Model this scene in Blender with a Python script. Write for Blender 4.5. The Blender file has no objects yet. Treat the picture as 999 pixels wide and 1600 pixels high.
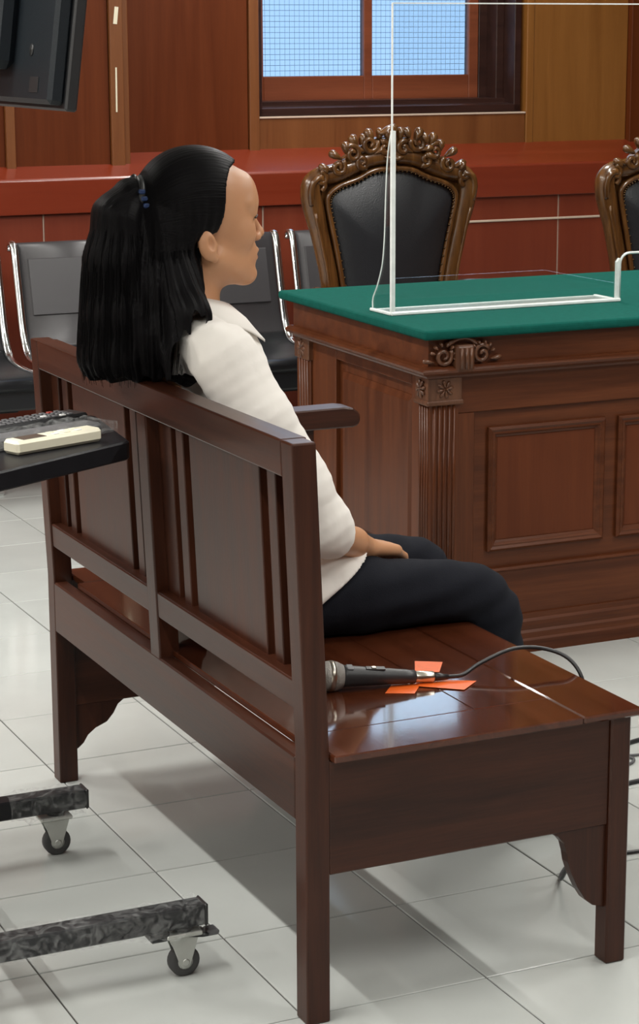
import bpy, bmesh, math, random
import numpy as np
from mathutils import Vector, Matrix

# ------------------------------------------------------------------ camera, world, exposure
SC = bpy.context.scene
COL = SC.collection
random.seed(7)
RNG = np.random.default_rng(7)

cam_data = bpy.data.cameras.new('camera')
cam = bpy.data.objects.new('camera', cam_data)
COL.objects.link(cam)
CAM_POS = Vector((-0.94469, -3.14350, 1.49973))
CAM_R = Vector((0.90670, -0.42176, -0.00402))
CAM_D = Vector((-0.09501, -0.19496, -0.97620))
CAM_F = Vector((0.41094, 0.88550, -0.21684))
cam.matrix_world = Matrix(((CAM_R.x, -CAM_D.x, -CAM_F.x, CAM_POS.x),
                           (CAM_R.y, -CAM_D.y, -CAM_F.y, CAM_POS.y),
                           (CAM_R.z, -CAM_D.z, -CAM_F.z, CAM_POS.z),
                           (0, 0, 0, 1)))
cam_data.sensor_fit = 'VERTICAL'
cam_data.sensor_height = 36.0
cam_data.lens = 3312.3 / 1600 * 36.0
cam_data.clip_start = 0.05
SC.camera = cam

world = bpy.data.worlds.new('world')
SC.world = world
world.use_nodes = True
wbg = world.node_tree.nodes['Background']
wbg.inputs['Color'].default_value = (0.60, 0.78, 1.0, 1)
wbg.inputs['Strength'].default_value = 3.4

SC.view_settings.view_transform = 'Standard'
SC.view_settings.look = 'None'
SC.view_settings.gamma = 1.0
SC.view_settings.use_curve_mapping = False
SC.view_settings.exposure = 0.3

LAMP_POWER = 34.0
LAMP_COLOR = (1.0, 0.975, 0.93)
LAMP_ROWS = ((-0.72, (-2.6, -0.4, 1.6, 3.5)), (2.55, (-2.6, -0.4, 1.6, 3.5)), (-3.0, (-2.6, -0.4, 1.6)))
CEIL = 3.1

# ------------------------------------------------------------------ materials
MATS = {}


def new_mat(name):
    m = bpy.data.materials.new(name)
    m.use_nodes = True
    nt = m.node_tree
    b = nt.nodes['Principled BSDF']
    return m, nt, b


def plain(name, col, rough=0.5, metal=0.0, noise=0.0, nscale=20, bump=0.0, bscale=200, spec=0.5, coat=0.0, sheen=0.0):
    m, nt, b = new_mat(name)
    b.inputs['Roughness'].default_value = rough
    b.inputs['Metallic'].default_value = metal
    b.inputs['Specular IOR Level'].default_value = spec
    b.inputs['Coat Weight'].default_value = coat
    b.inputs['Coat Roughness'].default_value = 0.1
    b.inputs['Sheen Weight'].default_value = sheen
    b.inputs['Base Color'].default_value = (*col, 1)
    tc = nt.nodes.new('ShaderNodeTexCoord')
    if noise > 0:
        n = nt.nodes.new('ShaderNodeTexNoise')
        n.inputs['Scale'].default_value = nscale
        n.inputs['Detail'].default_value = 6
        nt.links.new(tc.outputs['Object'], n.inputs['Vector'])
        r = nt.nodes.new('ShaderNodeValToRGB')
        r.color_ramp.elements[0].position = 0.3
        r.color_ramp.elements[1].position = 0.7
        r.color_ramp.elements[0].color = (*[c * (1 - noise) for c in col], 1)
        r.color_ramp.elements[1].color = (*[min(1, c * (1 + noise)) for c in col], 1)
        nt.links.new(n.outputs['Fac'], r.inputs['Fac'])
        nt.links.new(r.outputs['Color'], b.inputs['Base Color'])
    if bump > 0:
        n = nt.nodes.new('ShaderNodeTexNoise')
        n.inputs['Scale'].default_value = bscale
        n.inputs['Detail'].default_value = 3
        nt.links.new(tc.outputs['Object'], n.inputs['Vector'])
        bp = nt.nodes.new('ShaderNodeBump')
        bp.inputs['Strength'].default_value = bump
        bp.inputs['Distance'].default_value = 0.004
        nt.links.new(n.outputs['Fac'], bp.inputs['Height'])
        nt.links.new(bp.outputs['Normal'], b.inputs['Normal'])
    MATS[name] = m
    return m


def wood(name, c1, c2, axis='z', rough=0.3, scale=1.0, spec=0.5, coat=0.0, contrast=1.0, bump=0.05):
    """grain stretched along axis, object coordinates"""
    m, nt, b = new_mat(name)
    tc = nt.nodes.new('ShaderNodeTexCoord')
    mp = nt.nodes.new('ShaderNodeMapping')
    s = {'x': (0.7, 14, 14), 'y': (14, 0.7, 14), 'z': (14, 14, 0.7)}[axis]
    mp.inputs['Scale'].default_value = tuple(v * scale for v in s)
    nt.links.new(tc.outputs['Object'], mp.inputs['Vector'])
    n1 = nt.nodes.new('ShaderNodeTexNoise')
    n1.inputs['Scale'].default_value = 1.3
    n1.inputs['Detail'].default_value = 5
    n1.inputs['Distortion'].default_value = 1.2
    nt.links.new(mp.outputs['Vector'], n1.inputs['Vector'])
    mp2 = nt.nodes.new('ShaderNodeMapping')
    mp2.inputs['Scale'].default_value = tuple(v * scale * 9 for v in s)
    nt.links.new(tc.outputs['Object'], mp2.inputs['Vector'])
    n2 = nt.nodes.new('ShaderNodeTexNoise')
    n2.inputs['Scale'].default_value = 2.0
    n2.inputs['Detail'].default_value = 4
    nt.links.new(mp2.outputs['Vector'], n2.inputs['Vector'])
    mix = nt.nodes.new('ShaderNodeMath')
    mix.operation = 'MULTIPLY_ADD'
    nt.links.new(n2.outputs['Fac'], mix.inputs[0])
    mix.inputs[1].default_value = 0.35
    nt.links.new(n1.outputs['Fac'], mix.inputs[2])
    r = nt.nodes.new('ShaderNodeValToRGB')
    r.color_ramp.elements[0].position = 0.5 - 0.22 / contrast + 0.17
    r.color_ramp.elements[1].position = 0.5 + 0.22 / contrast + 0.17
    r.color_ramp.elements[0].color = (*c1, 1)
    r.color_ramp.elements[1].color = (*c2, 1)
    nt.links.new(mix.outputs[0], r.inputs['Fac'])
    nt.links.new(r.outputs['Color'], b.inputs['Base Color'])
    rr = nt.nodes.new('ShaderNodeMapRange')
    rr.inputs['To Min'].default_value = rough * 0.85
    rr.inputs['To Max'].default_value = rough * 1.2
    nt.links.new(n1.outputs['Fac'], rr.inputs['Value'])
    nt.links.new(rr.outputs['Result'], b.inputs['Roughness'])
    b.inputs['Specular IOR Level'].default_value = spec
    b.inputs['Coat Weight'].default_value = coat
    b.inputs['Coat Roughness'].default_value = 0.15
    if bump:
        bp = nt.nodes.new('ShaderNodeBump')
        bp.inputs['Strength'].default_value = bump
        bp.inputs['Distance'].default_value = 0.002
        nt.links.new(n2.outputs['Fac'], bp.inputs['Height'])
        nt.links.new(bp.outputs['Normal'], b.inputs['Normal'])
    MATS[name] = m
    return m


def clear(name, tint=(0.97, 0.985, 0.98), ior=1.45, rough=0.0, boost=1.0):
    """thin clear sheet: Fresnel mix of transparent and glossy"""
    m = bpy.data.materials.new(name)
    m.use_nodes = True
    nt = m.node_tree
    nt.nodes.clear()
    out = nt.nodes.new('ShaderNodeOutputMaterial')
    tr = nt.nodes.new('ShaderNodeBsdfTransparent')
    tr.inputs['Color'].default_value = (*tint, 1)
    gl = nt.nodes.new('ShaderNodeBsdfGlossy')
    gl.inputs['Roughness'].default_value = rough
    lw = nt.nodes.new('ShaderNodeLayerWeight')
    pw = nt.nodes.new('ShaderNodeMath')
    pw.operation = 'POWER'
    pw.inputs[1].default_value = 5.0
    nt.links.new(lw.outputs['Facing'], pw.inputs[0])
    mu = nt.nodes.new('ShaderNodeMath')
    mu.operation = 'MULTIPLY_ADD'
    mu.use_clamp = True
    mu.inputs[1].default_value = 0.55 * boost
    mu.inputs[2].default_value = 0.035 * boost
    nt.links.new(pw.outputs[0], mu.inputs[0])
    mx = nt.nodes.new('ShaderNodeMixShader')
    nt.links.new(mu.outputs[0], mx.inputs['Fac'])
    nt.links.new(tr.outputs[0], mx.inputs[1])
    nt.links.new(gl.outputs[0], mx.inputs[2])
    nt.links.new(mx.outputs[0], out.inputs['Surface'])
    MATS[name] = m
    return m


def emitter(name, col, strength):
    m, nt, b = new_mat(name)
    b.inputs['Base Color'].default_value = (0.8, 0.8, 0.8, 1)
    b.inputs['Emission Color'].default_value = (*col, 1)
    b.inputs['Emission Strength'].default_value = strength
    MATS[name] = m
    return m


BW1, BW2 = (0.022, 0.006, 0.0028), (0.062, 0.018, 0.008)
for ax in 'xyz':
    wood('bench_wood_' + ax, BW1, BW2, ax, rough=0.34, coat=0.0, spec=0.32)
wood('bench_seat_wood', (0.042, 0.010, 0.004), (0.095, 0.025, 0.010), 'y', rough=0.10, spec=0.3, coat=0.55, contrast=0.8, bump=0.015)
MATS['bench_seat_wood'].node_tree.nodes['Principled BSDF'].inputs['Coat Roughness'].default_value = 0.05
DW1, DW2 = (0.064, 0.017, 0.0058), (0.128, 0.037, 0.0125)
for ax in 'xyz':
    wood('desk_wood_' + ax, DW1, DW2, ax, rough=0.33, coat=0.0, spec=0.30)
wood('desk_panel_wood', (0.088, 0.020, 0.006), (0.13, 0.033, 0.010), 'z', rough=0.36, spec=0.25, contrast=0.6)
wood('desk_carving_wood', (0.07, 0.026, 0.012), (0.15, 0.062, 0.03), 'z', rough=0.3, scale=3)
wood('wall_panel_wood', (0.078, 0.0155, 0.0035), (0.120, 0.027, 0.006), 'z', spec=0.2, rough=0.42, scale=0.6, contrast=0.8)
wood('wall_amber_wood', (0.19, 0.068, 0.012), (0.26, 0.10, 0.019), 'z', rough=0.42, scale=0.6, contrast=0.8)
wood('wall_batten_wood', (0.13, 0.040, 0.010), (0.19, 0.064, 0.016), 'z', rough=0.4, scale=0.6)
wood('ledge_wood', (0.165, 0.020, 0.006), (0.21, 0.030, 0.010), 'x', rough=0.32, scale=0.6, contrast=0.7, coat=0.3)
wood('wainscot_wood', (0.15, 0.023, 0.009), (0.20, 0.035, 0.013), 'z', rough=0.4, scale=0.6, contrast=0.7)
wood('sash_wood', (0.14, 0.034, 0.014), (0.21, 0.055, 0.022), 'x', rough=0.35, scale=1)
wood('dark_frame_wood', (0.018, 0.007, 0.006), (0.04, 0.016, 0.012), 'x', rough=0.3)
wood('chair_wood', (0.05, 0.018, 0.005), (0.16, 0.066, 0.017), 'z', rough=0.24, scale=1.5, coat=0.4)
plain('leather', (0.016, 0.017, 0.020), rough=0.36, bump=0.25, bscale=260)
plain('baize', (0.005, 0.082, 0.064), rough=0.95, noise=0.10, nscale=60, bump=0.3, bscale=900, spec=0.1)
plain('nail_brass', (0.10, 0.06, 0.03), rough=0.3, metal=1.0)
plain('chrome', (0.80, 0.80, 0.80), rough=0.12, metal=1.0)
plain('seat_steel', (0.045, 0.042, 0.045), rough=0.38, metal=0.0, spec=0.6)
plain('seat_vinyl', (0.010, 0.011, 0.013), rough=0.35)
plain('black_metal', (0.010, 0.010, 0.012), spec=0.25, rough=0.38, noise=0.15, nscale=30)
plain('tv_plastic', (0.008, 0.011, 0.014), spec=0.3, rough=0.42, bump=0.15, bscale=700)
plain('black_plastic', (0.015, 0.015, 0.016), rough=0.4)
plain('mic_black', (0.028, 0.028, 0.030), rough=0.42)
plain('key_grey', (0.10, 0.10, 0.105), rough=0.5)
plain('key_red', (0.35, 0.03, 0.02), rough=0.5)
plain('key_white', (0.72, 0.72, 0.70), rough=0.5)
plain('ivory_plastic', (0.74, 0.70, 0.55), rough=0.4)
plain('lcd_grey', (0.10, 0.085, 0.07), rough=0.2)
plain('zinc', (0.52, 0.53, 0.50), rough=0.4, metal=0.7, noise=0.1)
plain('rubber', (0.05, 0.05, 0.05), rough=0.7)
plain('acrylic_edge', (0.80, 0.84, 0.82), rough=0.25, noise=0.08, nscale=40)
plain('paper_white', (0.72, 0.66, 0.50), rough=0.8)
plain('joint_and_reflection', (0.55, 0.42, 0.33), rough=0.8)
plain('orange_tape', (0.80, 0.13, 0.015), rough=0.45, noise=0.06, nscale=60)
plain('nickel', (0.62, 0.58, 0.50), rough=0.28, metal=1.0)
plain('mesh_grille', (0.42, 0.40, 0.37), rough=0.4, metal=0.9, bump=0.8, bscale=900)
plain('plaster', (0.62, 0.60, 0.55), rough=0.9, noise=0.04, nscale=4)
plain('ceiling_white', (0.72, 0.72, 0.70), rough=0.95)
plain('grout', (0.055, 0.05, 0.045), rough=0.9, noise=0.3, nscale=30)
plain('fixture_white', (0.8, 0.8, 0.8), rough=0.5)
plain('wire_steel', (0.35, 0.42, 0.50), rough=0.6)
plain('shirt_cotton', (0.88, 0.84, 0.785), rough=0.85, bump=0.5, bscale=22, spec=0.2, sheen=0.1)
plain('trouser_navy', (0.011, 0.012, 0.017), rough=0.9, bump=0.15, bscale=500, spec=0.15)
plain('shoe_black', (0.02, 0.02, 0.02), rough=0.4)
plain('lip', (0.36, 0.13, 0.085), rough=0.42)
plain('brow_hair', (0.02, 0.014, 0.012), rough=0.6)
plain('glint_blue', (0.03, 0.05, 0.12), rough=0.15)
clear('acrylic', boost=1.2)
plain('acrylic_base', (0.62, 0.72, 0.70), rough=0.2)
MATS['acrylic_base'].node_tree.nodes['Principled BSDF'].inputs['Alpha'].default_value = 0.55
clear('window_glass', tint=(0.43, 0.485, 0.535))
clear('clear_glass', tint=(0.96, 0.97, 0.98))
emitter('tube_glow', LAMP_COLOR, 12.0)

# skin with subsurface
m, nt, b = new_mat('skin')
b.inputs['Base Color'].default_value = (0.47, 0.245, 0.135, 1)
b.inputs['Roughness'].default_value = 0.45
b.inputs['Subsurface Weight'].default_value = 0.12
b.inputs['Subsurface Radius'].default_value = (0.012, 0.005, 0.003)
b.inputs['Specular IOR Level'].default_value = 0.4
tc = nt.nodes.new('ShaderNodeTexCoord')
n = nt.nodes.new('ShaderNodeTexNoise')
n.inputs['Scale'].default_value = 14
n.inputs['Detail'].default_value = 5
nt.links.new(tc.outputs['Object'], n.inputs['Vector'])
r = nt.nodes.new('ShaderNodeValToRGB')
r.color_ramp.elements[0].color = (0.47, 0.225, 0.115, 1)
r.color_ramp.elements[1].color = (0.60, 0.315, 0.17, 1)
nt.links.new(n.outputs['Fac'], r.inputs['Fac'])
nt.links.new(r.outputs['Color'], b.inputs['Base Color'])
MATS['skin'] = m

# hair: fine strands along the length as bump
m, nt, b = new_mat('hair')
b.inputs['Base Color'].default_value = (0.0035, 0.003, 0.0035, 1)
b.inputs['Roughness'].default_value = 0.5
b.inputs['Specular IOR Level'].default_value = 0.09
tc = nt.nodes.new('ShaderNodeTexCoord')
mp = nt.nodes.new('ShaderNodeMapping')
at = nt.nodes.new('ShaderNodeAttribute')
at.attribute_name = 'strand'
mp.inputs['Scale'].default_value = (330, 9, 1)
nt.links.new(at.outputs['Vector'], mp.inputs['Vector'])
n = nt.nodes.new('ShaderNodeTexNoise')
n.inputs['Scale'].default_value = 1.0
n.inputs['Detail'].default_value = 3
nt.links.new(mp.outputs['Vector'], n.inputs['Vector'])
bp = nt.nodes.new('ShaderNodeBump')
bp.inputs['Strength'].default_value = 0.6
bp.inputs['Distance'].default_value = 0.003
nt.links.new(n.outputs['Fac'], bp.inputs['Height'])
nt.links.new(bp.outputs['Normal'], b.inputs['Normal'])
MATS['hair'] = m

# glazed floor tile
m, nt, b = new_mat('floor_tile')
tc = nt.nodes.new('ShaderNodeTexCoord')
oi = nt.nodes.new('ShaderNodeObjectInfo')
n = nt.nodes.new('ShaderNodeTexNoise')
n.inputs['Scale'].default_value = 5
n.inputs['Detail'].default_value = 5
nt.links.new(tc.outputs['Object'], n.inputs['Vector'])
r = nt.nodes.new('ShaderNodeValToRGB')
r.color_ramp.elements[0].color = (0.43, 0.45, 0.43, 1)
r.color_ramp.elements[1].color = (0.52, 0.54, 0.52, 1)
nt.links.new(n.outputs['Fac'], r.inputs['Fac'])
hs = nt.nodes.new('ShaderNodeHueSaturation')
mr = nt.nodes.new('ShaderNodeMapRange')
mr.inputs['To Min'].default_value = 0.96
mr.inputs['To Max'].default_value = 1.04
nt.links.new(oi.outputs['Random'], mr.inputs['Value'])
nt.links.new(mr.outputs['Result'], hs.inputs['Value'])
nt.links.new(r.outputs['Color'], hs.inputs['Color'])
nt.links.new(hs.outputs['Color'], b.inputs['Base Color'])
b.inputs['Roughness'].default_value = 0.13
b.inputs['Specular IOR Level'].default_value = 0.5
MATS['floor_tile'] = m

# stretch film
m = bpy.data.materials.new('stretch_film')
m.use_nodes = True
nt = m.node_tree
b = nt.nodes['Principled BSDF']
b.inputs['Base Color'].default_value = (0.85, 0.87, 0.86, 1)
b.inputs['Roughness'].default_value = 0.22
tc = nt.nodes.new('ShaderNodeTexCoord')
n = nt.nodes.new('ShaderNodeTexNoise')
n.inputs['Scale'].default_value = 45
n.inputs['Detail'].default_value = 5
n.inputs['Distortion'].default_value = 1.5
nt.links.new(tc.outputs['Object'], n.inputs['Vector'])
bp = nt.nodes.new('ShaderNodeBump')
bp.inputs['Strength'].default_value = 0.9
bp.inputs['Distance'].default_value = 0.01
nt.links.new(n.outputs['Fac'], bp.inputs['Height'])
nt.links.new(bp.outputs['Normal'], b.inputs['Normal'])
rp = nt.nodes.new('ShaderNodeValToRGB')
rp.color_ramp.elements[0].position = 0.42
rp.color_ramp.elements[0].color = (0.03, 0.03, 0.03, 1)
rp.color_ramp.elements[1].position = 0.66
rp.color_ramp.elements[1].color = (0.17, 0.17, 0.17, 1)
nt.links.new(n.outputs['Fac'], rp.inputs['Fac'])
nt.links.new(rp.outputs['Color'], b.inputs['Alpha'])
MATS['stretch_film'] = m

# ------------------------------------------------------------------ builders
ZERO = Vector((0, 0, 0))


def origin_of(parent):
    o = Vector((0, 0, 0))
    p = parent
    while p is not None:
        o += p.location
        p = p.parent
    return o


def link_mesh(name, me, mat, parent=None, smooth=False, warp=None):
    """mesh vertices are given in world coordinates; shifted to the parent's origin"""
    if warp is not None:
        for v in me.vertices:
            v.co = warp(v.co)
    off = origin_of(parent)
    if off.length > 0:
        me.transform(Matrix.Translation(-off))
    ob = bpy.data.objects.new(name, me)
    COL.objects.link(ob)
    if parent is not None:
        ob.parent = parent
    for mm in (mat if isinstance(mat, (list, tuple)) else [mat]):
        me.materials.append(MATS[mm] if isinstance(mm, str) else mm)
    if smooth:
        me.shade_smooth()
    return ob


def from_bm(name, bm, mat, parent=None, smooth=False, warp=None):
    me = bpy.data.meshes.new(name)
    bmesh.ops.recalc_face_normals(bm, faces=bm.faces)
    bm.to_mesh(me)
    bm.free()
    return link_mesh(name, me, mat, parent, smooth, warp)


def from_data(name, verts, faces, mat, parent=None, smooth=True, warp=None, fix=True):
    me = bpy.data.meshes.new(name)
    me.from_pydata([tuple(v) for v in verts], [], faces)
    if fix:
        bm = bmesh.new()
        bm.from_mesh(me)
        bmesh.ops.recalc_face_normals(bm, faces=bm.faces)
        bm.to_mesh(me)
        bm.free()
    return link_mesh(name, me, mat, parent, smooth, warp)


def bm_box(bm, lo, hi, bevel=0.0, rot=None, pivot=None):
    lo, hi = Vector(lo), Vector(hi)
    g = bmesh.ops.create_cube(bm, size=1.0)
    vs = g['verts']
    c, s = (lo + hi) / 2, hi - lo
    for v in vs:
        v.co = Vector((v.co.x * s.x, v.co.y * s.y, v.co.z * s.z)) + c
    if bevel > 0:
        es = list({e for v in vs for e in v.link_edges})
        r_ = bmesh.ops.bevel(bm, geom=es, offset=bevel, segments=1, affect='EDGES', profile=0.5)
        vs = list({v for f in r_['faces'] for v in f.verts} | {v for v in vs if v.is_valid})
    if rot is not None:
        pv = Vector(pivot) if pivot is not None else c
        for v in vs:
            v.co = rot @ (v.co - pv) + pv
    return vs


def box(name, lo, hi, mat, parent=None, bevel=0.002, rot=None, pivot=None, warp=None):
    bm = bmesh.new()
    bm_box(bm, lo, hi, bevel, rot, pivot)
    return from_bm(name, bm, mat, parent, False, warp)


def prism(name, pts, axis, a, b_, mat, parent=None, bevel=0.0, warp=None, smooth=False):
    """extrude a 2-d outline along axis ('x': pts are (y,z); 'y': (x,z); 'z': (x,y))"""
    bm = bmesh.new()

    def mk(p, t):
        return {'x': (t, p[0], p[1]), 'y': (p[0], t, p[1]), 'z': (p[0], p[1], t)}[axis]
    va = [bm.verts.new(mk(p, a)) for p in pts]
    vb = [bm.verts.new(mk(p, b_)) for p in pts]
    bm.faces.new(va)
    bm.faces.new(vb[::-1])
    k = len(pts)
    for i in range(k):
        bm.faces.new((va[i], va[(i + 1) % k], vb[(i + 1) % k], vb[i]))
    bmesh.ops.recalc_face_normals(bm, faces=bm.faces)
    if bevel > 0:
        es = [e for e in bm.edges if e.calc_face_angle(0) > 0.6]
        bmesh.ops.bevel(bm, geom=es, offset=bevel, segments=1, affect='EDGES', profile=0.5)
    ob = from_bm(name, bm, mat, parent, smooth, warp)
    return ob


def catmull(pts, n=8):
    P = [Vector(p) for p in pts]
    if len(P) < 3:
        return P
    P = [P[0] * 2 - P[1]] + P + [P[-1] * 2 - P[-2]]
    out = []
    for i in range(1, len(P) - 2):
        p0, p1, p2, p3 = P[i - 1:i + 3]
        for k in range(n):
            t = k / n
            out.append(0.5 * ((2 * p1) + (p2 - p0) * t + (2 * p0 - 5 * p1 + 4 * p2 - p3) * t * t + (3 * p1 - p0 - 3 * p2 + p3) * t ** 3))
    out.append(P[-2])
    return out


def tube_data(path, radii, sides=8, verts=None, faces=None, flat=1.0, up=None):
    """tube along a path of Vectors; radii scalar or list; flat scales the second axis"""
    verts = [] if verts is None else verts
    faces = [] if faces is None else faces
    P = [Vector(p) for p in path]
    n_ = len(P)
    R = [radii] * n_ if isinstance(radii, (int, float)) else list(radii)
    ref = Vector(up) if up is not None else None
    prev = None
    base = len(verts)
    for i in range(n_):
        t = (P[min(i + 1, n_ - 1)] - P[max(i - 1, 0)])
        t = t.normalized() if t.length > 1e-9 else Vector((0, 0, 1))
        if ref is not None:
            a = ref - t * ref.dot(t)
        elif prev is None:
            a = Vector((0, 0, 1)) - t * t.z
            if a.length < 0.1:
                a = Vector((1, 0, 0)) - t * t.x
        else:
            a = prev - t * prev.dot(t)
        if a.length < 1e-6:
            a = t.orthogonal()
        a.normalize()
        prev = a
        c = t.cross(a)
        for k in range(sides):
            th = 2 * math.pi * k / sides
            verts.append(P[i] + a * (math.cos(th) * R[i]) + c * (math.sin(th) * R[i] * flat))
    for i in range(n_ - 1):
        for k in range(sides):
            k2 = (k + 1) % sides
            faces.append((base + i * sides + k, base + i * sides + k2, base + (i + 1) * sides + k2, base + (i + 1) * sides + k))
    faces.append(tuple(base + k for k in range(sides))[::-1])
    faces.append(tuple(base + (n_ - 1) * sides + k for k in range(sides)))
    return verts, faces


def tube(name, path, radii, mat, parent=None, sides=8, flat=1.0, up=None, smooth=True):
    v, f = tube_data(path, radii, sides, flat=flat, up=up)
    return from_data(name, v, f, mat, parent, smooth)


def lathe(name, prof, p0, direction, mat, parent=None, sides=20, smooth=True):
    """prof: list of (distance along, radius)"""
    d = Vector(direction).normalized()
    path = [Vector(p0) + d * s for s, _ in prof]
    v, f = [], []
    a = d.orthogonal().normalized()
    c = d.cross(a)
    for (s, rr), p in zip(prof, path):
        for k in range(sides):
            th = 2 * math.pi * k / sides
            v.append(p + (a * math.cos(th) + c * math.sin(th)) * rr)
    for i in range(len(prof) - 1):
        for k in range(sides):
            k2 = (k + 1) % sides
            f.append((i * sides + k, i * sides + k2, (i + 1) * sides + k2, (i + 1) * sides + k))
    f.append(tuple(range(sides))[::-1])
    f.append(tuple((len(prof) - 1) * sides + k for k in range(sides)))
    return from_data(name, v, f, mat, parent, smooth)


def sweep_profile(name, path, prof, mat, parent=None, warp=None, closed=False):
    """mitred moulding: path of (x,y) points, prof of (outward offset, z); outward is right of travel"""
    bm = bmesh.new()
    P = [Vector((p[0], p[1], 0)) for p in path]
    n_ = len(P)
    rows = []
    for i in range(n_):
        if closed:
            d0 = (P[i] - P[i - 1]).normalized()
            d1 = (P[(i + 1) % n_] - P[i]).normalized()
        else:
            d0 = (P[i] - P[i - 1]).normalized() if i > 0 else (P[1] - P[0]).normalized()
            d1 = (P[i + 1] - P[i]).normalized() if i < n_ - 1 else d0
        n0 = Vector((d0.y, -d0.x, 0))
        n1 = Vector((d1.y, -d1.x, 0))
        mm = (n0 + n1)
        mm = mm / max(0.2, (mm.length_squared / 2))
        rows.append([bm.verts.new(P[i] + mm * o + Vector((0, 0, z))) for o, z in prof])
    k = len(prof)
    rng = range(n_ if closed else n_ - 1)
    for i in rng:
        ra, rb = rows[i], rows[(i + 1) % n_]
        for j in range(k):
            bm.faces.new((ra[j], ra[(j + 1) % k], rb[(j + 1) % k], rb[j]))
    if not closed:
        bm.faces.new(rows[0])
        bm.faces.new(rows[-1][::-1])
    return from_bm(name, bm, mat, parent, False, warp)


def thing(name, label, cat, loc=(0, 0, 0), group=None):
    o = bpy.data.objects.new(name, None)
    COL.objects.link(o)
    o.location = loc
    o.empty_display_size = 0.1
    tag(o, label, cat, group)
    return o


def tag(o, label=None, cat=None, group=None, kind=None):
    if label:
        o['label'] = label
    if cat:
        o['category'] = cat
    if group:
        o['group'] = group
    if kind:
        o['kind'] = kind
    return o


def copy_tree(o, parent=None):
    c = o.copy()
    COL.objects.link(c)
    c.parent = parent
    for ch in list(o.children):
        copy_tree(ch, c)
    return c


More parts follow.
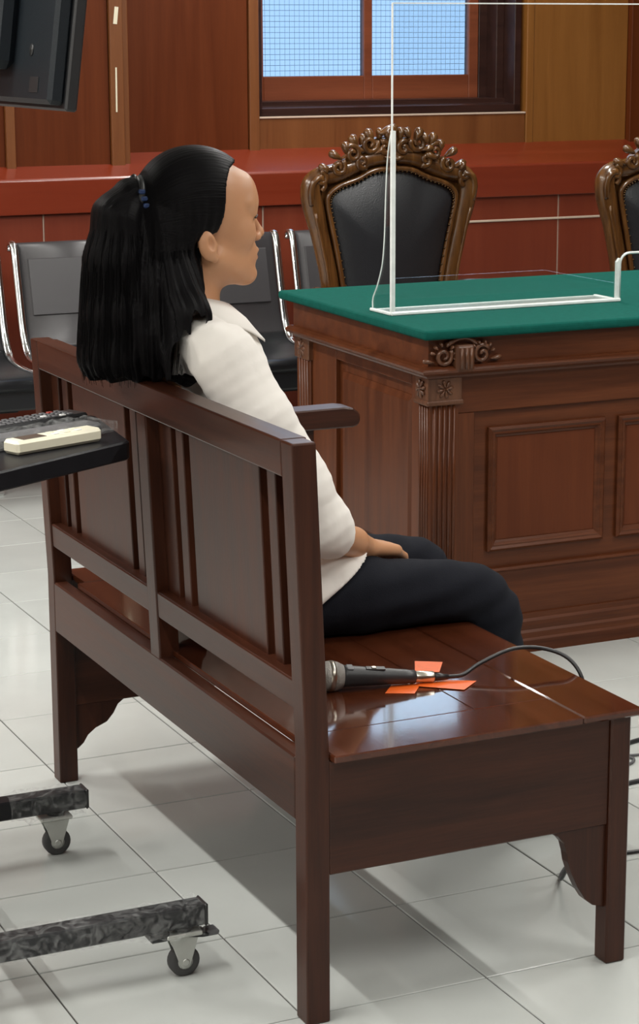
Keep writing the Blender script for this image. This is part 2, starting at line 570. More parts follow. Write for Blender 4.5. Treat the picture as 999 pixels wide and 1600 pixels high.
# ------------------------------------------------------------------ signed distance modelling
class Field:
    def __init__(self, xs, ys, zs):
        self.ax = [np.asarray(a, np.float32) for a in (xs, ys, zs)]
        self.f = np.full([len(a) for a in self.ax], 0.2, np.float32)

    def region(self, lo, hi):
        sl = []
        for a, l, h in zip(self.ax, lo, hi):
            sl.append(slice(max(0, int(np.searchsorted(a, l)) - 1), min(len(a), int(np.searchsorted(a, h)) + 1)))
        g = np.meshgrid(*[a[s] for a, s in zip(self.ax, sl)], indexing='ij', sparse=True)
        return tuple(sl), g

    def union(self, d, sl, k):
        a = self.f[sl]
        if k <= 0:
            self.f[sl] = np.minimum(a, d)
        else:
            h = np.clip(0.5 + 0.5 * (d - a) / k, 0, 1)
            self.f[sl] = d * (1 - h) + a * h - k * h * (1 - h)

    def cut(self, d, sl, k):
        a = self.f[sl]
        if k <= 0:
            self.f[sl] = np.maximum(a, -d)
        else:
            b_ = -d
            h = np.clip(0.5 - 0.5 * (b_ - a) / k, 0, 1)
            self.f[sl] = b_ * (1 - h) + a * h + k * h * (1 - h)

    def ell(self, c, r, k=0.02, sub=False, rot=None):
        mrg = k * 1.5 + 0.03
        rm = max(r) if rot is not None else None
        lo = [c[i] - (rm or r[i]) - mrg for i in range(3)]
        hi = [c[i] + (rm or r[i]) + mrg for i in range(3)]
        sl, g = self.region(lo, hi)
        p = [g[i] - c[i] for i in range(3)]
        if rot is not None:
            Rm = np.array(rot.transposed())
            p = [Rm[i][0] * p[0] + Rm[i][1] * p[1] + Rm[i][2] * p[2] for i in range(3)]
        q0 = np.sqrt((p[0] / r[0]) ** 2 + (p[1] / r[1]) ** 2 + (p[2] / r[2]) ** 2)
        q1 = np.sqrt((p[0] / r[0] ** 2) ** 2 + (p[1] / r[1] ** 2) ** 2 + (p[2] / r[2] ** 2) ** 2)
        d = q0 * (q0 - 1) / np.maximum(q1, 1e-6)
        (self.cut if sub else self.union)(d.astype(np.float32), sl, k)

    def cone(self, a, b_, ra, rb, k=0.02, sub=False, sy=1.0):
        """tapered capsule; sy squeezes in y about the axis"""
        mrg = k * 1.5 + 0.03 + max(ra, rb) * max(1, sy)
        lo = [min(a[i], b_[i]) - mrg for i in range(3)]
        hi = [max(a[i], b_[i]) + mrg for i in range(3)]
        sl, g = self.region(lo, hi)
        ba = [b_[i] - a[i] for i in range(3)]
        pa = [g[i] - a[i] for i in range(3)]
        h = np.clip((pa[0] * ba[0] + pa[1] * ba[1] + pa[2] * ba[2]) / max(1e-9, sum(v * v for v in ba)), 0, 1)
        q = [pa[i] - ba[i] * h for i in range(3)]
        d = np.sqrt(q[0] ** 2 + (q[1] / sy) ** 2 + q[2] ** 2) - (ra + (rb - ra) * h)
        (self.cut if sub else self.union)(d.astype(np.float32), sl, k)

    def chain(self, pts, k=0.02, sy=1.0):
        for (p, ra), (q, rb) in zip(pts[:-1], pts[1:]):
            self.cone(p, q, ra, rb, k, sy=sy)

    def mesh(self):
        f, (xs, ys, zs) = self.f, self.ax
        ins = f < 0
        cnt = np.zeros([s - 1 for s in f.shape], np.uint8)
        for i in (0, 1):
            for j in (0, 1):
                for k in (0, 1):
                    cnt += ins[i:f.shape[0] - 1 + i, j:f.shape[1] - 1 + j, k:f.shape[2] - 1 + k]
        act = np.argwhere((cnt > 0) & (cnt < 8))
        idx = np.full(cnt.shape, -1, np.int32)
        idx[act[:, 0], act[:, 1], act[:, 2]] = np.arange(len(act))
        acc = np.zeros((len(act), 3))
        num = np.zeros(len(act))
        C = {}
        for i in (0, 1):
            for j in (0, 1):
                for k in (0, 1):
                    ii, jj, kk = act[:, 0] + i, act[:, 1] + j, act[:, 2] + k
                    C[i, j, k] = (f[ii, jj, kk], np.stack([xs[ii], ys[jj], zs[kk]], 1))
        for a in C:
            for ax in range(3):
                if a[ax] == 0:
                    b_ = list(a)
                    b_[ax] = 1
                    fa, pa = C[a]
                    fb, pb = C[tuple(b_)]
                    mk = (fa < 0) != (fb < 0)
                    t = np.where(mk, fa / np.where(mk, fa - fb, 1), 0)
                    acc += np.where(mk[:, None], pa + (pb - pa) * t[:, None], 0)
                    num += mk
        V = acc / np.maximum(num, 1)[:, None]
        F = []
        for ax in range(3):
            o1, o2 = [(1, 2), (2, 0), (0, 1)][ax]
            sl0 = [slice(None)] * 3
            sl1 = [slice(None)] * 3
            sl0[ax] = slice(0, -1)
            sl1[ax] = slice(1, None)
            ch = np.argwhere(ins[tuple(sl0)] != ins[tuple(sl1)])
            ch = ch[(ch[:, o1] > 0) & (ch[:, o2] > 0) & (ch[:, o1] < f.shape[o1] - 1) & (ch[:, o2] < f.shape[o2] - 1)]
            flip = ins[ch[:, 0], ch[:, 1], ch[:, 2]]
            q = []
            for d1, d2 in ((-1, -1), (0, -1), (0, 0), (-1, 0)):
                c = ch.copy()
                c[:, o1] += d1
                c[:, o2] += d2
                q.append(idx[c[:, 0], c[:, 1], c[:, 2]])
            q = np.stack(q, 1)
            q[~flip] = q[~flip][:, ::-1]
            F.append(q)
        return V, np.concatenate(F)


def field_obj(name, fld, mat, parent, disp=None):
    V, F = fld.mesh()
    if disp is not None:
        V = disp(V)
    me = bpy.data.meshes.new(name)
    me.vertices.add(len(V))
    me.vertices.foreach_set('co', V.astype(np.float32).ravel())
    me.loops.add(len(F) * 4)
    me.loops.foreach_set('vertex_index', F.astype(np.int32).ravel())
    me.polygons.add(len(F))
    me.polygons.foreach_set('loop_start', np.arange(0, len(F) * 4, 4, dtype=np.int32))
    me.update(calc_edges=True)
    me.validate()
    return link_mesh(name, me, mat, parent, True)


def axis_pts(*segs):
    """segs: (start, end, step) joined"""
    out = []
    for a, b_, s in segs:
        n_ = max(1, int(round((b_ - a) / s)))
        out += list(np.linspace(a, b_, n_, endpoint=False))
    out.append(segs[-1][1])
    return np.array(out)

# ------------------------------------------------------------------ the room
X0, X1, Y0, Y1 = -4.6, 6.4, -6.0, 4.62
floor = box('floor', (X0, Y0, -0.08), (X1, Y1, -0.003), 'grout', None, 0)
tag(floor, 'white glazed square floor tiles with thin dark joints', None, None, 'structure')

TS = 0.33
tile_me = None


def tile_mesh(name):
    bm = bmesh.new()
    h, g, bv = TS / 2, 0.0016, 0.0012
    lo = [bm.verts.new((sx * (h - g), sy * (h - g), -0.006)) for sx, sy in ((-1, -1), (1, -1), (1, 1), (-1, 1))]
    mi = [bm.verts.new((sx * (h - g), sy * (h - g), -bv)) for sx, sy in ((-1, -1), (1, -1), (1, 1), (-1, 1))]
    hi = [bm.verts.new((sx * (h - g - bv), sy * (h - g - bv), 0)) for sx, sy in ((-1, -1), (1, -1), (1, 1), (-1, 1))]
    for i in range(4):
        j = (i + 1) % 4
        bm.faces.new((lo[i], lo[j], mi[j], mi[i]))
        bm.faces.new((mi[i], mi[j], hi[j], hi[i]))
    bm.faces.new(hi)
    me = bpy.data.meshes.new(name)
    bmesh.ops.recalc_face_normals(bm, faces=bm.faces)
    bm.to_mesh(me)
    bm.free()
    me.materials.append(MATS['floor_tile'])
    return me


tile_me = tile_mesh('tile')
seen, rest = [], []
for i in range(int(X0 / TS), int(X1 / TS)):
    for k in range(int(Y0 / TS), int(Y1 / TS)):
        c = Vector(((i + 0.5) * TS, (k + 0.5) * TS, 0))
        d = c - CAM_POS
        zc = d.dot(CAM_F)
        if zc > 0.5:
            u = 499.5 + 3312.3 * d.dot(CAM_R) / zc
            v = 800 + 3312.3 * d.dot(CAM_D) / zc
            mg = 0.25 * 3312.3 / zc
            if -mg < u < 999 + mg and v < 1600 + mg and c.y < 2.9 and not (c.x > 1.6 and c.y > 1.5):
                seen.append((zc, c))
                continue
        rest.append(c)
seen.sort(key=lambda a: a[0])
rest += [c for _, c in seen[300:]]
for zc, c in seen[:300]:
    o = bpy.data.objects.new('tile', tile_me)
    COL.objects.link(o)
    o.parent = floor
    o.location = c
vv, ff = [], []
src_v = [v.co.copy() for v in tile_me.vertices]
src_f = [tuple(p.vertices) for p in tile_me.polygons]
for c in rest:
    b0 = len(vv)
    vv += [v + c for v in src_v]
    ff += [tuple(b0 + q for q in f) for f in src_f]
fo = from_data('tile_field', vv, ff, 'floor_tile', floor, False, fix=False)
fo['kind'] = 'stuff'

# walls out of view
w = box('wall_left', (X0 - 0.15, Y0, 0), (X0, Y1 + 0.3, CEIL), 'plaster', None, 0)
tag(w, 'plain cream plaster side wall', None, None, 'structure')
w = box('wall_right', (X1, Y0, 0), (X1 + 0.15, Y1 + 0.3, CEIL), 'wall_panel_wood', None, 0)
tag(w, 'brown wood-panelled side wall', None, None, 'structure')
w = box('wall_front', (X0, Y0 - 0.15, 0), (X1, Y0, CEIL), 'wall_panel_wood', None, 0)
tag(w, 'brown wood-panelled wall behind the viewer', None, None, 'structure')
w = box('ceiling', (X0 - 0.15, Y0 - 0.15, CEIL), (X1 + 0.15, Y1 + 0.3, CEIL + 0.1), 'ceiling_white', None, 0)
tag(w, 'plain white ceiling', None, None, 'structure')

# back wall with the window opening
WX0, WX1, WZ0, WZ1 = 2.375, 3.555, 1.215, 2.46
YW = 4.60
bm = bmesh.new()
bm_box(bm, (X0, YW, 0), (WX0, YW + 0.24, CEIL))
bm_box(bm, (WX1, YW, 0), (X1, YW + 0.24, CEIL))
bm_box(bm, (WX0, YW, 0), (WX1, YW + 0.24, WZ0))
bm_box(bm, (WX0, YW, WZ1), (WX1, YW + 0.24, CEIL))
wall = from_bm('wall_back', bm, 'wall_panel_wood')
tag(wall, 'wood-panelled back wall with red-brown ledge and wainscot', None, None, 'structure')
# upper panels and battens (left part of the wall stands forward)
YL = 4.44
box('panel', (X0, YL, 1.00), (1.318, YW, CEIL), 'wall_panel_wood', wall, 0.002)
box('panel', (1.352, YL, 1.00), (1.722, YW, CEIL), 'wall_panel_wood', wall, 0.002)
box('batten', (1.318, YL - 0.018, 1.00), (1.352, YW, CEIL), 'wall_batten_wood', wall, 0.002)
box('batten', (1.724, YL - 0.016, 1.00), (1.775, YW, CEIL), 'wall_batten_wood', wall, 0.002)
box('batten', (1.777, YL - 0.002, 1.00), (1.80, YW, CEIL), 'wall_batten_wood', wall, 0.002)
box('panel', (1.80, YW - 0.045, 1.00), (2.33, YW, CEIL), 'wall_panel_wood', wall, 0.002)
box('batten', (2.332, YW - 0.058, 1.00), (2.373, YW, CEIL), 'wall_batten_wood', wall, 0.002)
box('panel', (2.375, YW - 0.045, 1.00), (3.57, YW, 1.208), 'wall_batten_wood', wall, 0.002)
box('panel', (2.375, YW - 0.045, WZ1 + 0.01), (3.57, YW, CEIL), 'wall_panel_wood', wall, 0.002)
box('batten', (3.572, YW - 0.05, 1.00), (3.605, YW, CEIL), 'wall_amber_wood', wall, 0.002)
box('panel', (3.607, YW - 0.045, 1.00), (4.06, YW, CEIL), 'wall_amber_wood', wall, 0.002)
box('batten', (4.062, YW - 0.075, 1.00), (4.20, YW, CEIL), 'wall_panel_wood', wall, 0.002)
box('panel', (4.202, YW - 0.045, 1.00), (X1, YW, CEIL), 'wall_panel_wood', wall, 0.002)
# thin pale bead under the window
box('bead', (2.375, YW - 0.05, 1.206), (3.57, YW - 0.02, 1.213), 'joint_and_reflection', wall, 0.001)
# wainscot boards below the ledge
for a, b_ in ((X0, 0.55), (0.556, 1.417), (1.424, 2.290), (2.297, 2.94), (2.944, 3.602), (3.609, 4.7), (4.706, X1)):
    box('wainscot_board', (a, 4.334, 0.10), (b_, YW, 0.90), 'wainscot_wood', wall, 0.002)
box('wainscot_backing', (X0, 4.340, 0.10), (X1, YW, 0.895), 'joint_and_reflection', wall, 0)
box('reflection_strip', (2.6, 4.327, 0.788), (4.6, 4.335, 0.797), 'joint_and_reflection', wall, 0.002)  # pale strip standing in for a reflection in the acrylic screen
bb = box('baseboard_back', (X0, 4.322, 0), (X1, YW, 0.10), 'wainscot_wood', None, 0.003)
tag(bb, 'low red-brown baseboard under the wainscot', None, None, 'structure')
ledge = prism('trim_1', [(4.315, 0.888), (4.31, 1.010), (4.316, 1.018), (4.575, 1.095), (4.60, 1.095), (4.60, 0.888)], 'x', X0, X1, 'ledge_wood', None, 0.002)
tag(ledge, 'red-brown sloping wooden ledge along the back wall', None, None, 'structure')

# window
win = bpy.data.objects.new('window_1', None)
COL.objects.link(win)
win.location = (2.96, YW, WZ0)
tag(win, 'wood-framed window with wire mesh and pale blue daylight', None, None, 'structure')
prism('sill', [(YW - 0.03, WZ0), (YW - 0.03, WZ0 + 0.028), (YW - 0.012, WZ0 + 0.032), (YW + 0.05, WZ0 + 0.034), (YW + 0.05, WZ0 + 0.052), (YW + 0.2, WZ0 + 0.056), (YW + 0.2, WZ0)], 'x', WX0, WX1, 'dark_frame_wood', win, 0.001)
box('jamb', (WX1 - 0.03, YW - 0.03, WZ0), (WX1, YW + 0.2, WZ1), 'dark_frame_wood', win, 0.002)
box('jamb', (WX1 - 0.065, YW + 0.06, WZ0 + 0.05), (WX1 - 0.03, YW + 0.2, WZ1), 'dark_frame_wood', win, 0.002)
box('jamb', (WX0, YW - 0.03, WZ0), (WX0 + 0.022, YW + 0.2, WZ1), 'dark_frame_wood', win, 0.002)
box('head_jamb', (WX0, YW - 0.03, WZ1 - 0.03), (WX1, YW + 0.2, WZ1), 'dark_frame_wood', win, 0.002)
YS = YW + 0.15
sash = bpy.data.objects.new('sash', None)
COL.objects.link(sash)
sash.parent = win
PZ0 = 1.362
for a, b_ in ((2.40, 2.481), (2.926, 2.964), (3.41, 3.455)):
    box('stile', (a, YS, WZ0 + 0.05), (b_, YS + 0.04, WZ1 - 0.03), 'sash_wood', sash, 0.003)
box('rail', (2.481, YS, WZ0 + 0.05), (2.926, YS + 0.04, PZ0), 'sash_wood', sash, 0.003)
box('rail', (2.964, YS, WZ0 + 0.05), (3.41, YS + 0.04, PZ0), 'sash_wood', sash, 0.003)
box('rail', (2.481, YS, WZ1 - 0.11), (3.41, YS + 0.04, WZ1 - 0.03), 'sash_wood', sash, 0.003)
box('rail', (2.481, YS, 1.83), (2.926, YS + 0.04, 1.88), 'sash_wood', sash, 0.003)
box('rail', (2.964, YS, 1.83), (3.41, YS + 0.04, 1.88), 'sash_wood', sash, 0.003)
box('jamb', (3.455, YS - 0.005, WZ0 + 0.05), (WX1 - 0.03, YS + 0.04, WZ1), 'dark_frame_wood', win, 0.002)
box('jamb', (WX0, YS - 0.005, WZ0 + 0.05), (2.40, YS + 0.04, WZ1), 'dark_frame_wood', win, 0.002)
for xa, xb in ((2.475, 2.93), (2.96, 3.415)):
    box('pane', (xa, YS + 0.018, PZ0 - 0.005), (xb, YS + 0.023, 1.835), 'window_glass', sash, 0)
    box('pane', (xa, YS + 0.018, 1.875), (xb, YS + 0.023, WZ1 - 0.1), 'clear_glass', sash, 0)
vv, ff = [], []
zz = PZ0
while zz < 1.835:
    tube_data([(2.47, YS + 0.05, zz), (3.42, YS + 0.05, zz + random.uniform(-.002, .002))], 0.0008, 4, vv, ff)
    zz += 0.0215
xx = 2.49
while xx < 3.41:
    tube_data([(xx, YS + 0.052, PZ0 - 0.01), (xx + random.uniform(-.002, .002), YS + 0.052, 1.84)], 0.0006, 4, vv, ff)
    xx += 0.0215
wm = from_data('wire_mesh', vv, ff, 'wire_steel', sash, False, fix=False)
wm['kind'] = 'stuff'

# remnants of tape on the wall batten
ob = box('tape_strip', (1.742, YL - 0.0175, 1.564), (1.757, YL - 0.0161, 1.626), 'paper_white', None, 0, rot=Matrix.Rotation(0.12, 3, 'Y'))
tag(ob, 'short wide cream tape remnant on wall batten beside the screen', 'tape')
ob = box('tape_strip', (1.742, YL - 0.0175, 1.246), (1.748, YL - 0.0161, 1.408), 'paper_white', None, 0, rot=Matrix.Rotation(0.01, 3, 'Y'))
tag(ob, 'long thin pale tape sliver lower on the wall batten', 'tape')

# ceiling lamps (above the frame): twin tube battens
for row, (lx, ys) in enumerate(LAMP_ROWS):
    for j, ly in enumerate(ys):
        L = thing('ceiling_lamp', 'white fluorescent ceiling batten, %s from the back wall, in the row %s' % (('fourth', 'third', 'second', 'nearest')[j + 4 - len(ys) if row < 2 else j], ('over the trolley', 'over the desk', 'by the left wall')[row]), 'ceiling lamp', (lx, ly, CEIL), 'fluorescent battens on the ceiling')
        box('housing', (lx - 0.05, ly - 0.62, CEIL - 0.05), (lx + 0.05, ly + 0.62, CEIL), 'fixture_white', L, 0.004)
        tube('light_tube', [(lx, ly - 0.6, CEIL - 0.085), (lx, ly + 0.6, CEIL - 0.085)], 0.016, 'tube_glow', L, 10)
        for s in (-1, 1):
            box('tube_holder', (lx - 0.012, ly + s * 0.605 - 0.012, CEIL - 0.105), (lx + 0.012, ly + s * 0.605 + 0.012, CEIL - 0.05), 'fixture_white', L, 0.002)
        ld = bpy.data.lights.new('lamp_light', 'AREA')
        ld.shape = 'RECTANGLE'
        ld.size = 0.06
        ld.size_y = 1.2
        ld.energy = LAMP_POWER
        ld.color = LAMP_COLOR
        lo = bpy.data.objects.new('lamp_light', ld)
        COL.objects.link(lo)
        lo.parent = L
        lo.location = (0, 0, -0.11)

# ------------------------------------------------------------------ bench
bench = thing('wooden_bench', 'dark-stained wooden bench with panelled back that the seated woman rests on', 'bench', (0.60, 0.265, 0))


def lean(x, z):
    return x - 0.042 * max(0.0, z - 0.44)


def leaning(name, x0, x1, y0, y1, z0, z1, mat, parent=bench, bevel=0.003):
    """board between heights, sheared with the lean of the backrest"""
    zs = [z0] + [z for z in (0.44, 0.7) if z0 + 0.01 < z < z1 - 0.01] + [z1]
    bm = bmesh.new()
    rings = []
    for z in zs:
        rings.append([bm.verts.new((lean(x, z), y, z)) for x, y in ((x0, y0), (x1, y0), (x1, y1), (x0, y1))])
    bm.faces.new(rings[0])
    bm.faces.new(rings[-1])
    for a, b_ in zip(rings[:-1], rings[1:]):
        for i in range(4):
            bm.faces.new((a[i], a[(i + 1) % 4], b_[(i + 1) % 4], b_[i]))
    bmesh.ops.recalc_face_normals(bm, faces=bm.faces)
    if bevel:
        es = [e for e in bm.edges if e.calc_face_angle(0) > 0.8]
        bmesh.ops.bevel(bm, geom=es, offset=bevel, segments=2, affect='EDGES', profile=0.5)
    return from_bm(name, bm, mat, parent)


PY0, PY1 = -0.366, -0.324          # near rear post
FY0, FY1 = 0.863, 0.905            # far rear post
MY0, MY1 = 0.262, 0.308            # middle post
RX0, RX1 = 0.320, 0.360
leaning('rear_post', RX0, RX1, PY0, PY1, 0.0, 0.925, 'bench_wood_z')
leaning('rear_post', RX0, RX1, FY0, FY1, 0.0, 0.925, 'bench_wood_z')
leaning('middle_post', RX0 + 0.001, RX1, MY0, MY1, 0.425, 0.870, 'bench_wood_z')
leaning('top_rail', RX0, RX1 + 0.004, PY1, FY0, 0.868, 0.9255, 'bench_wood_y')
for y0, y1 in ((PY1, MY0), (MY1, FY0)):
    leaning('lower_back_rail', RX0 + 0.003, RX1, y0, y1, 0.505, 0.553, 'bench_wood_y')
    yc = (y0 + y1) / 2 - 0.006
    bk = leaning('panel_backing', 0.354, 0.360, y0, y1, 0.553, 0.868, 'bench_wood_z', bevel=0)
    leaning('back_panel', 0.342, 0.356, yc - 0.148, yc + 0.148, 0.549, 0.870, 'bench_wood_z', bevel=0.002)
    for s in (-1, 1):
        leaning('slat', 0.342, 0.356, yc + s * 0.194 - 0.016, yc + s * 0.194 + 0.016, 0.549, 0.870, 'bench_wood_z', bevel=0.002)
        e = y0 if s < 0 else y1
        leaning('slat', 0.344, 0.356, *sorted((e, yc + s * 0.240)), 0.549, 0.870, 'bench_wood_z', bevel=0.002)
# seat rail at the back
box('seat_rail', (RX0, PY1, 0.326), (RX0 + 0.0285, FY0, 0.4305), 'bench_wood_y', bench, 0.003)
# seat boards
SZ0, SZ1 = 0.429, 0.441
box('seat_board', (0.3475, -0.267, SZ0), (0.6645, 0.795, SZ1), 'bench_seat_wood', bench, 0.0012)
box('seat_board', (0.6655, -0.267, SZ0), (0.8020, 0.795, SZ1), 'bench_seat_wood', bench, 0.0012)
box('seat_board', (0.803, -0.383, SZ0), (0.916, 0.915, SZ1 + 0.0005), 'bench_seat_wood', bench, 0.003)
box('seat_board', (0.3605, -0.383, SZ0), (0.8015, -0.2685, SZ1 + 0.0005), 'bench_seat_wood', bench, 0.002)
box('seat_board', (0.3605, 0.7965, SZ0), (0.8015, 0.915, SZ1 + 0.0005), 'bench_seat_wood', bench, 0.002)
# legs and end boards
box('front_leg', (0.862, -0.372, 0), (0.900, -0.335, SZ0), 'bench_wood_z', bench, 0.003)
box('front_leg', (0.862, 0.866, 0), (0.900, 0.903, SZ0), 'bench_wood_z', bench, 0.003)
box('end_board', (0.359, -0.366, 0.244), (0.863, -0.344, SZ0), 'bench_wood_x', bench, 0.002)
box('end_board', (0.359, 0.874, 0.160), (0.863, 0.896, SZ0), 'bench_wood_x', bench, 0.002)
box('front_apron', (0.874, -0.336, 0.335), (0.894, 0.867, SZ0), 'bench_wood_y', bench, 0.002)


def bracket(y0, y1, pts):
    prism('bracket', pts, 'y', y0, y1, 'bench_wood_z', bench, 0.0015)


curve = [(0.756, 0.245), (0.772, 0.236), (0.784, 0.222), (0.789, 0.205), (0.792, 0.188), (0.800, 0.165), (0.812, 0.140), (0.826, 0.118), (0.840, 0.106), (0.863, 0.098), (0.863, 0.245)]
bracket(-0.362, -0.340, curve)
cf = [(0.47, 0.161), (0.455, 0.150), (0.445, 0.132), (0.43, 0.115), (0.405, 0.105), (0.388, 0.092), (0.378, 0.076), (0.366, 0.066), (0.358, 0.063), (0.358, 0.161)]
bracket(0.876, 0.898, cf)
cf2 = [(0.750, 0.161), (0.766, 0.150), (0.776, 0.132), (0.79, 0.115), (0.815, 0.105), (0.832, 0.092), (0.842, 0.076), (0.854, 0.066), (0.863, 0.063), (0.863, 0.161)]
bracket(0.876, 0.898, cf2)
# arm at the far end
prism('armrest', [(0.33, 0.702), (0.33, 0.741), (0.965, 0.744), (0.985, 0.741), (1.000, 0.730), (1.003, 0.716), (0.998, 0.704), (0.985, 0.700)], 'y', 0.842, 0.906, 'bench_wood_x', bench, 0.003)
box('arm_post', (0.866, 0.864, SZ1), (0.904, 0.902, 0.702), 'bench_wood_z', bench, 0.003)

# ------------------------------------------------------------------ judge's desk
DX0, DX1 = 1.405, 3.30        # body corner
DY0, DY1 = 1.292, 2.13


def dwarp(c):
    return Vector((c.x + 0.036 * (c.y - 1.26), c.y, c.z))


desk = thing('courtroom_desk', 'large carved wooden desk covered with green cloth behind the bench', 'desk', (2.3, 1.7, 0))


def dbox(name, lo, hi, mat, parent=desk, bevel=0.002):
    return box(name, lo, hi, mat, parent, bevel, warp=dwarp)


PATH = [(DX0, DY1), (DX0, DY0), (DX1, DY0)]      # left side then front; outward is right of travel


def dmold(name, prof, mat='desk_wood_x', parent=desk):
    # travelling towards -y then +x, outward (-x, -y) is on the right
    return sweep_profile(name, PATH, prof, mat, parent, warp=dwarp)


dbox('carcass', (DX0 + 0.02, DY0 + 0.022, 0.03), (DX1, DY1, 0.80), 'desk_wood_z', bevel=0)
dmold('plinth', [(-0.02, 0.0), (0.014, 0.0), (0.014, 0.030), (0.010, 0.036), (0.010, 0.050), (0.004, 0.056), (0.006, 0.066), (0.006, 0.078), (-0.001, 0.084), (-0.001, 0.098), (-0.02, 0.098)])
dmold('lower_board', [(-0.024, 0.098), (-0.006, 0.098), (-0.006, 0.212), (-0.024, 0.212)])
dmold('lower_bead', [(-0.024, 0.212), (-0.004, 0.212), (-0.001, 0.216), (-0.004, 0.222), (-0.024, 0.222)])
dmold('cornice', [(-0.02, 0.712), (0.012, 0.712), (0.016, 0.718), (0.024, 0.722), (0.034, 0.727), (0.036, 0.733), (0.030, 0.738), (0.020, 0.742), (-0.02, 0.742)])
dmold('frieze', [(-0.02, 0.742), (0.010, 0.742), (0.010, 0.812), (-0.02, 0.812)])
# front: corner post with flutes
CPX1 = DX0 + 0.078
dbox('corner_post', (DX0, DY0, 0.222), (CPX1, DY0 + 0.03, 0.655), 'desk_wood_z', bevel=0)
dbox('corner_post', (DX0, DY0 + 0.03, 0.222), (DX0 + 0.03, DY0 + 0.062, 0.655), 'desk_wood_z', bevel=0)
for i in range(5):
    x = DX0 + 0.012 + i * 0.0135
    tube('reed', [dwarp(Vector((x, DY0 + 0.0005, 0.226))), dwarp(Vector((x, DY0 + 0.0005, 0.645)))], 0.0048, 'desk_wood_z', desk, 8)
for i in range(4):
    y = DY0 + 0.010 + i * 0.0135
    tube('reed', [dwarp(Vector((DX0 + 0.0005, y, 0.226))), dwarp(Vector((DX0 + 0.0005, y, 0.645)))], 0.0048, 'desk_wood_z', desk, 8)
# carved rosette block
blk = dbox('rosette_block', (DX0 - 0.008, DY0 - 0.008, 0.655), (CPX1 + 0.006, DY0 + 0.066, 0.712), 'desk_carving_wood', bevel=0.002)
dbox('block_base', (DX0 - 0.012, DY0 - 0.012, 0.645), (CPX1 + 0.01, DY0 + 0.07, 0.657), 'desk_carving_wood', bevel=0.003)


def petal(name, c, axis_out, ang, ln, wd, th, mat, parent):
    """elongated carved petal lying on a face; axis_out is the face normal"""
    no = Vector(axis_out)
    t1 = Vector((0, 0, 1)).cross(no).normalized()
    t2 = Vector((0, 0, 1))
    d = t1 * math.cos(ang) + t2 * math.sin(ang)
    s = no.cross(d)
    bm = bmesh.new()
    bmesh.ops.create_icosphere(bm, subdivisions=2, radius=1.0)
    for v in bm.verts:
        p = v.co.copy()
        wv = wd * (0.55 + 0.45 * (p.x + 0.2))
        v.co = Vector(c) + d * (ln * 0.5 * (p.x + 1.15)) + s * (wv * p.y) + no * (th * p.z)
    return from_bm(name, bm, mat, parent, True)


for cx, no, c in ((0, (0, -1, 0), (DX0 + 0.038, DY0 - 0.008, 0.684)), (1, (-1, 0, 0), (DX0 - 0.008, DY0 + 0.030, 0.684))):
    for i in range(8):
        petal('petal', c, no, i * math.pi / 4 + 0.2, 0.022, 0.0062, 0.0055, 'desk_carving_wood', blk)
    petal('flower_heart', (Vector(c) - Vector((0, 0, 0)) + Vector(no) * 0.002), no, 0, 0.007, 0.006, 0.006, 'desk_carving_wood', blk)
# front framing: stile, top rail, recessed field with moulded panels
dbox('top_rail', (CPX1, DY0 + 0.006, 0.620), (DX1, DY0 + 0.03, 0.712), 'desk_wood_x')
dbox('stile', (CPX1, DY0 + 0.008, 0.222), (DX0 + 0.128, DY0 + 0.03, 0.620), 'desk_wood_z')
dbox('front_field', (DX0 + 0.128, DY0 + 0.016, 0.222), (DX1, DY0 + 0.034, 0.620), 'desk_wood_x', bevel=0)


def frame_mold(name, o, u, vdir, no, w, h, prof, mat, parent, warp=None):
    """mitred rectangular moulding on a face: o corner, u/v unit directions, prof (inset, height)"""
    o, u, vdir, no = Vector(o), Vector(u), Vector(vdir), Vector(no)
    bm = bmesh.new()
    rows = []
    for (a, b_) in ((0, 0), (1, 0), (1, 1), (0, 1)):
        row = []
        for ins, ht in prof:
            x = ins if a == 0 else w - ins
            y = ins if b_ == 0 else h - ins
            row.append(bm.verts.new(o + u * x + vdir * y + no * ht))
        rows.append(row)
    for i in range(4):
        ra, rb = rows[i], rows[(i + 1) % 4]
        for j in range(len(prof) - 1):
            bm.faces.new((ra[j], ra[j + 1], rb[j + 1], rb[j]))
    return from_bm(name, bm, mat, parent, False, warp)


for i in range(4):
    x0 = 1.572 + i * 0.374
    p = frame_mold('panel_moulding', (x0, DY0 + 0.017, 0.266), (1, 0, 0), (0, 0, 1), (0, -1, 0), 0.335, 0.312,
                   [(0, 0), (0, 0.010), (0.006, 0.016), (0.012, 0.012), (0.016, 0.013), (0.021, 0.007), (0.026, 0.004), (0.030, -0.002)], 'desk_wood_x', desk, dwarp)
    box('front_panel', (x0 + 0.027, DY0 + 0.0135, 0.293), (x0 + 0.308, DY0 + 0.02, 0.551), 'desk_panel_wood', desk, 0.001, warp=dwarp)
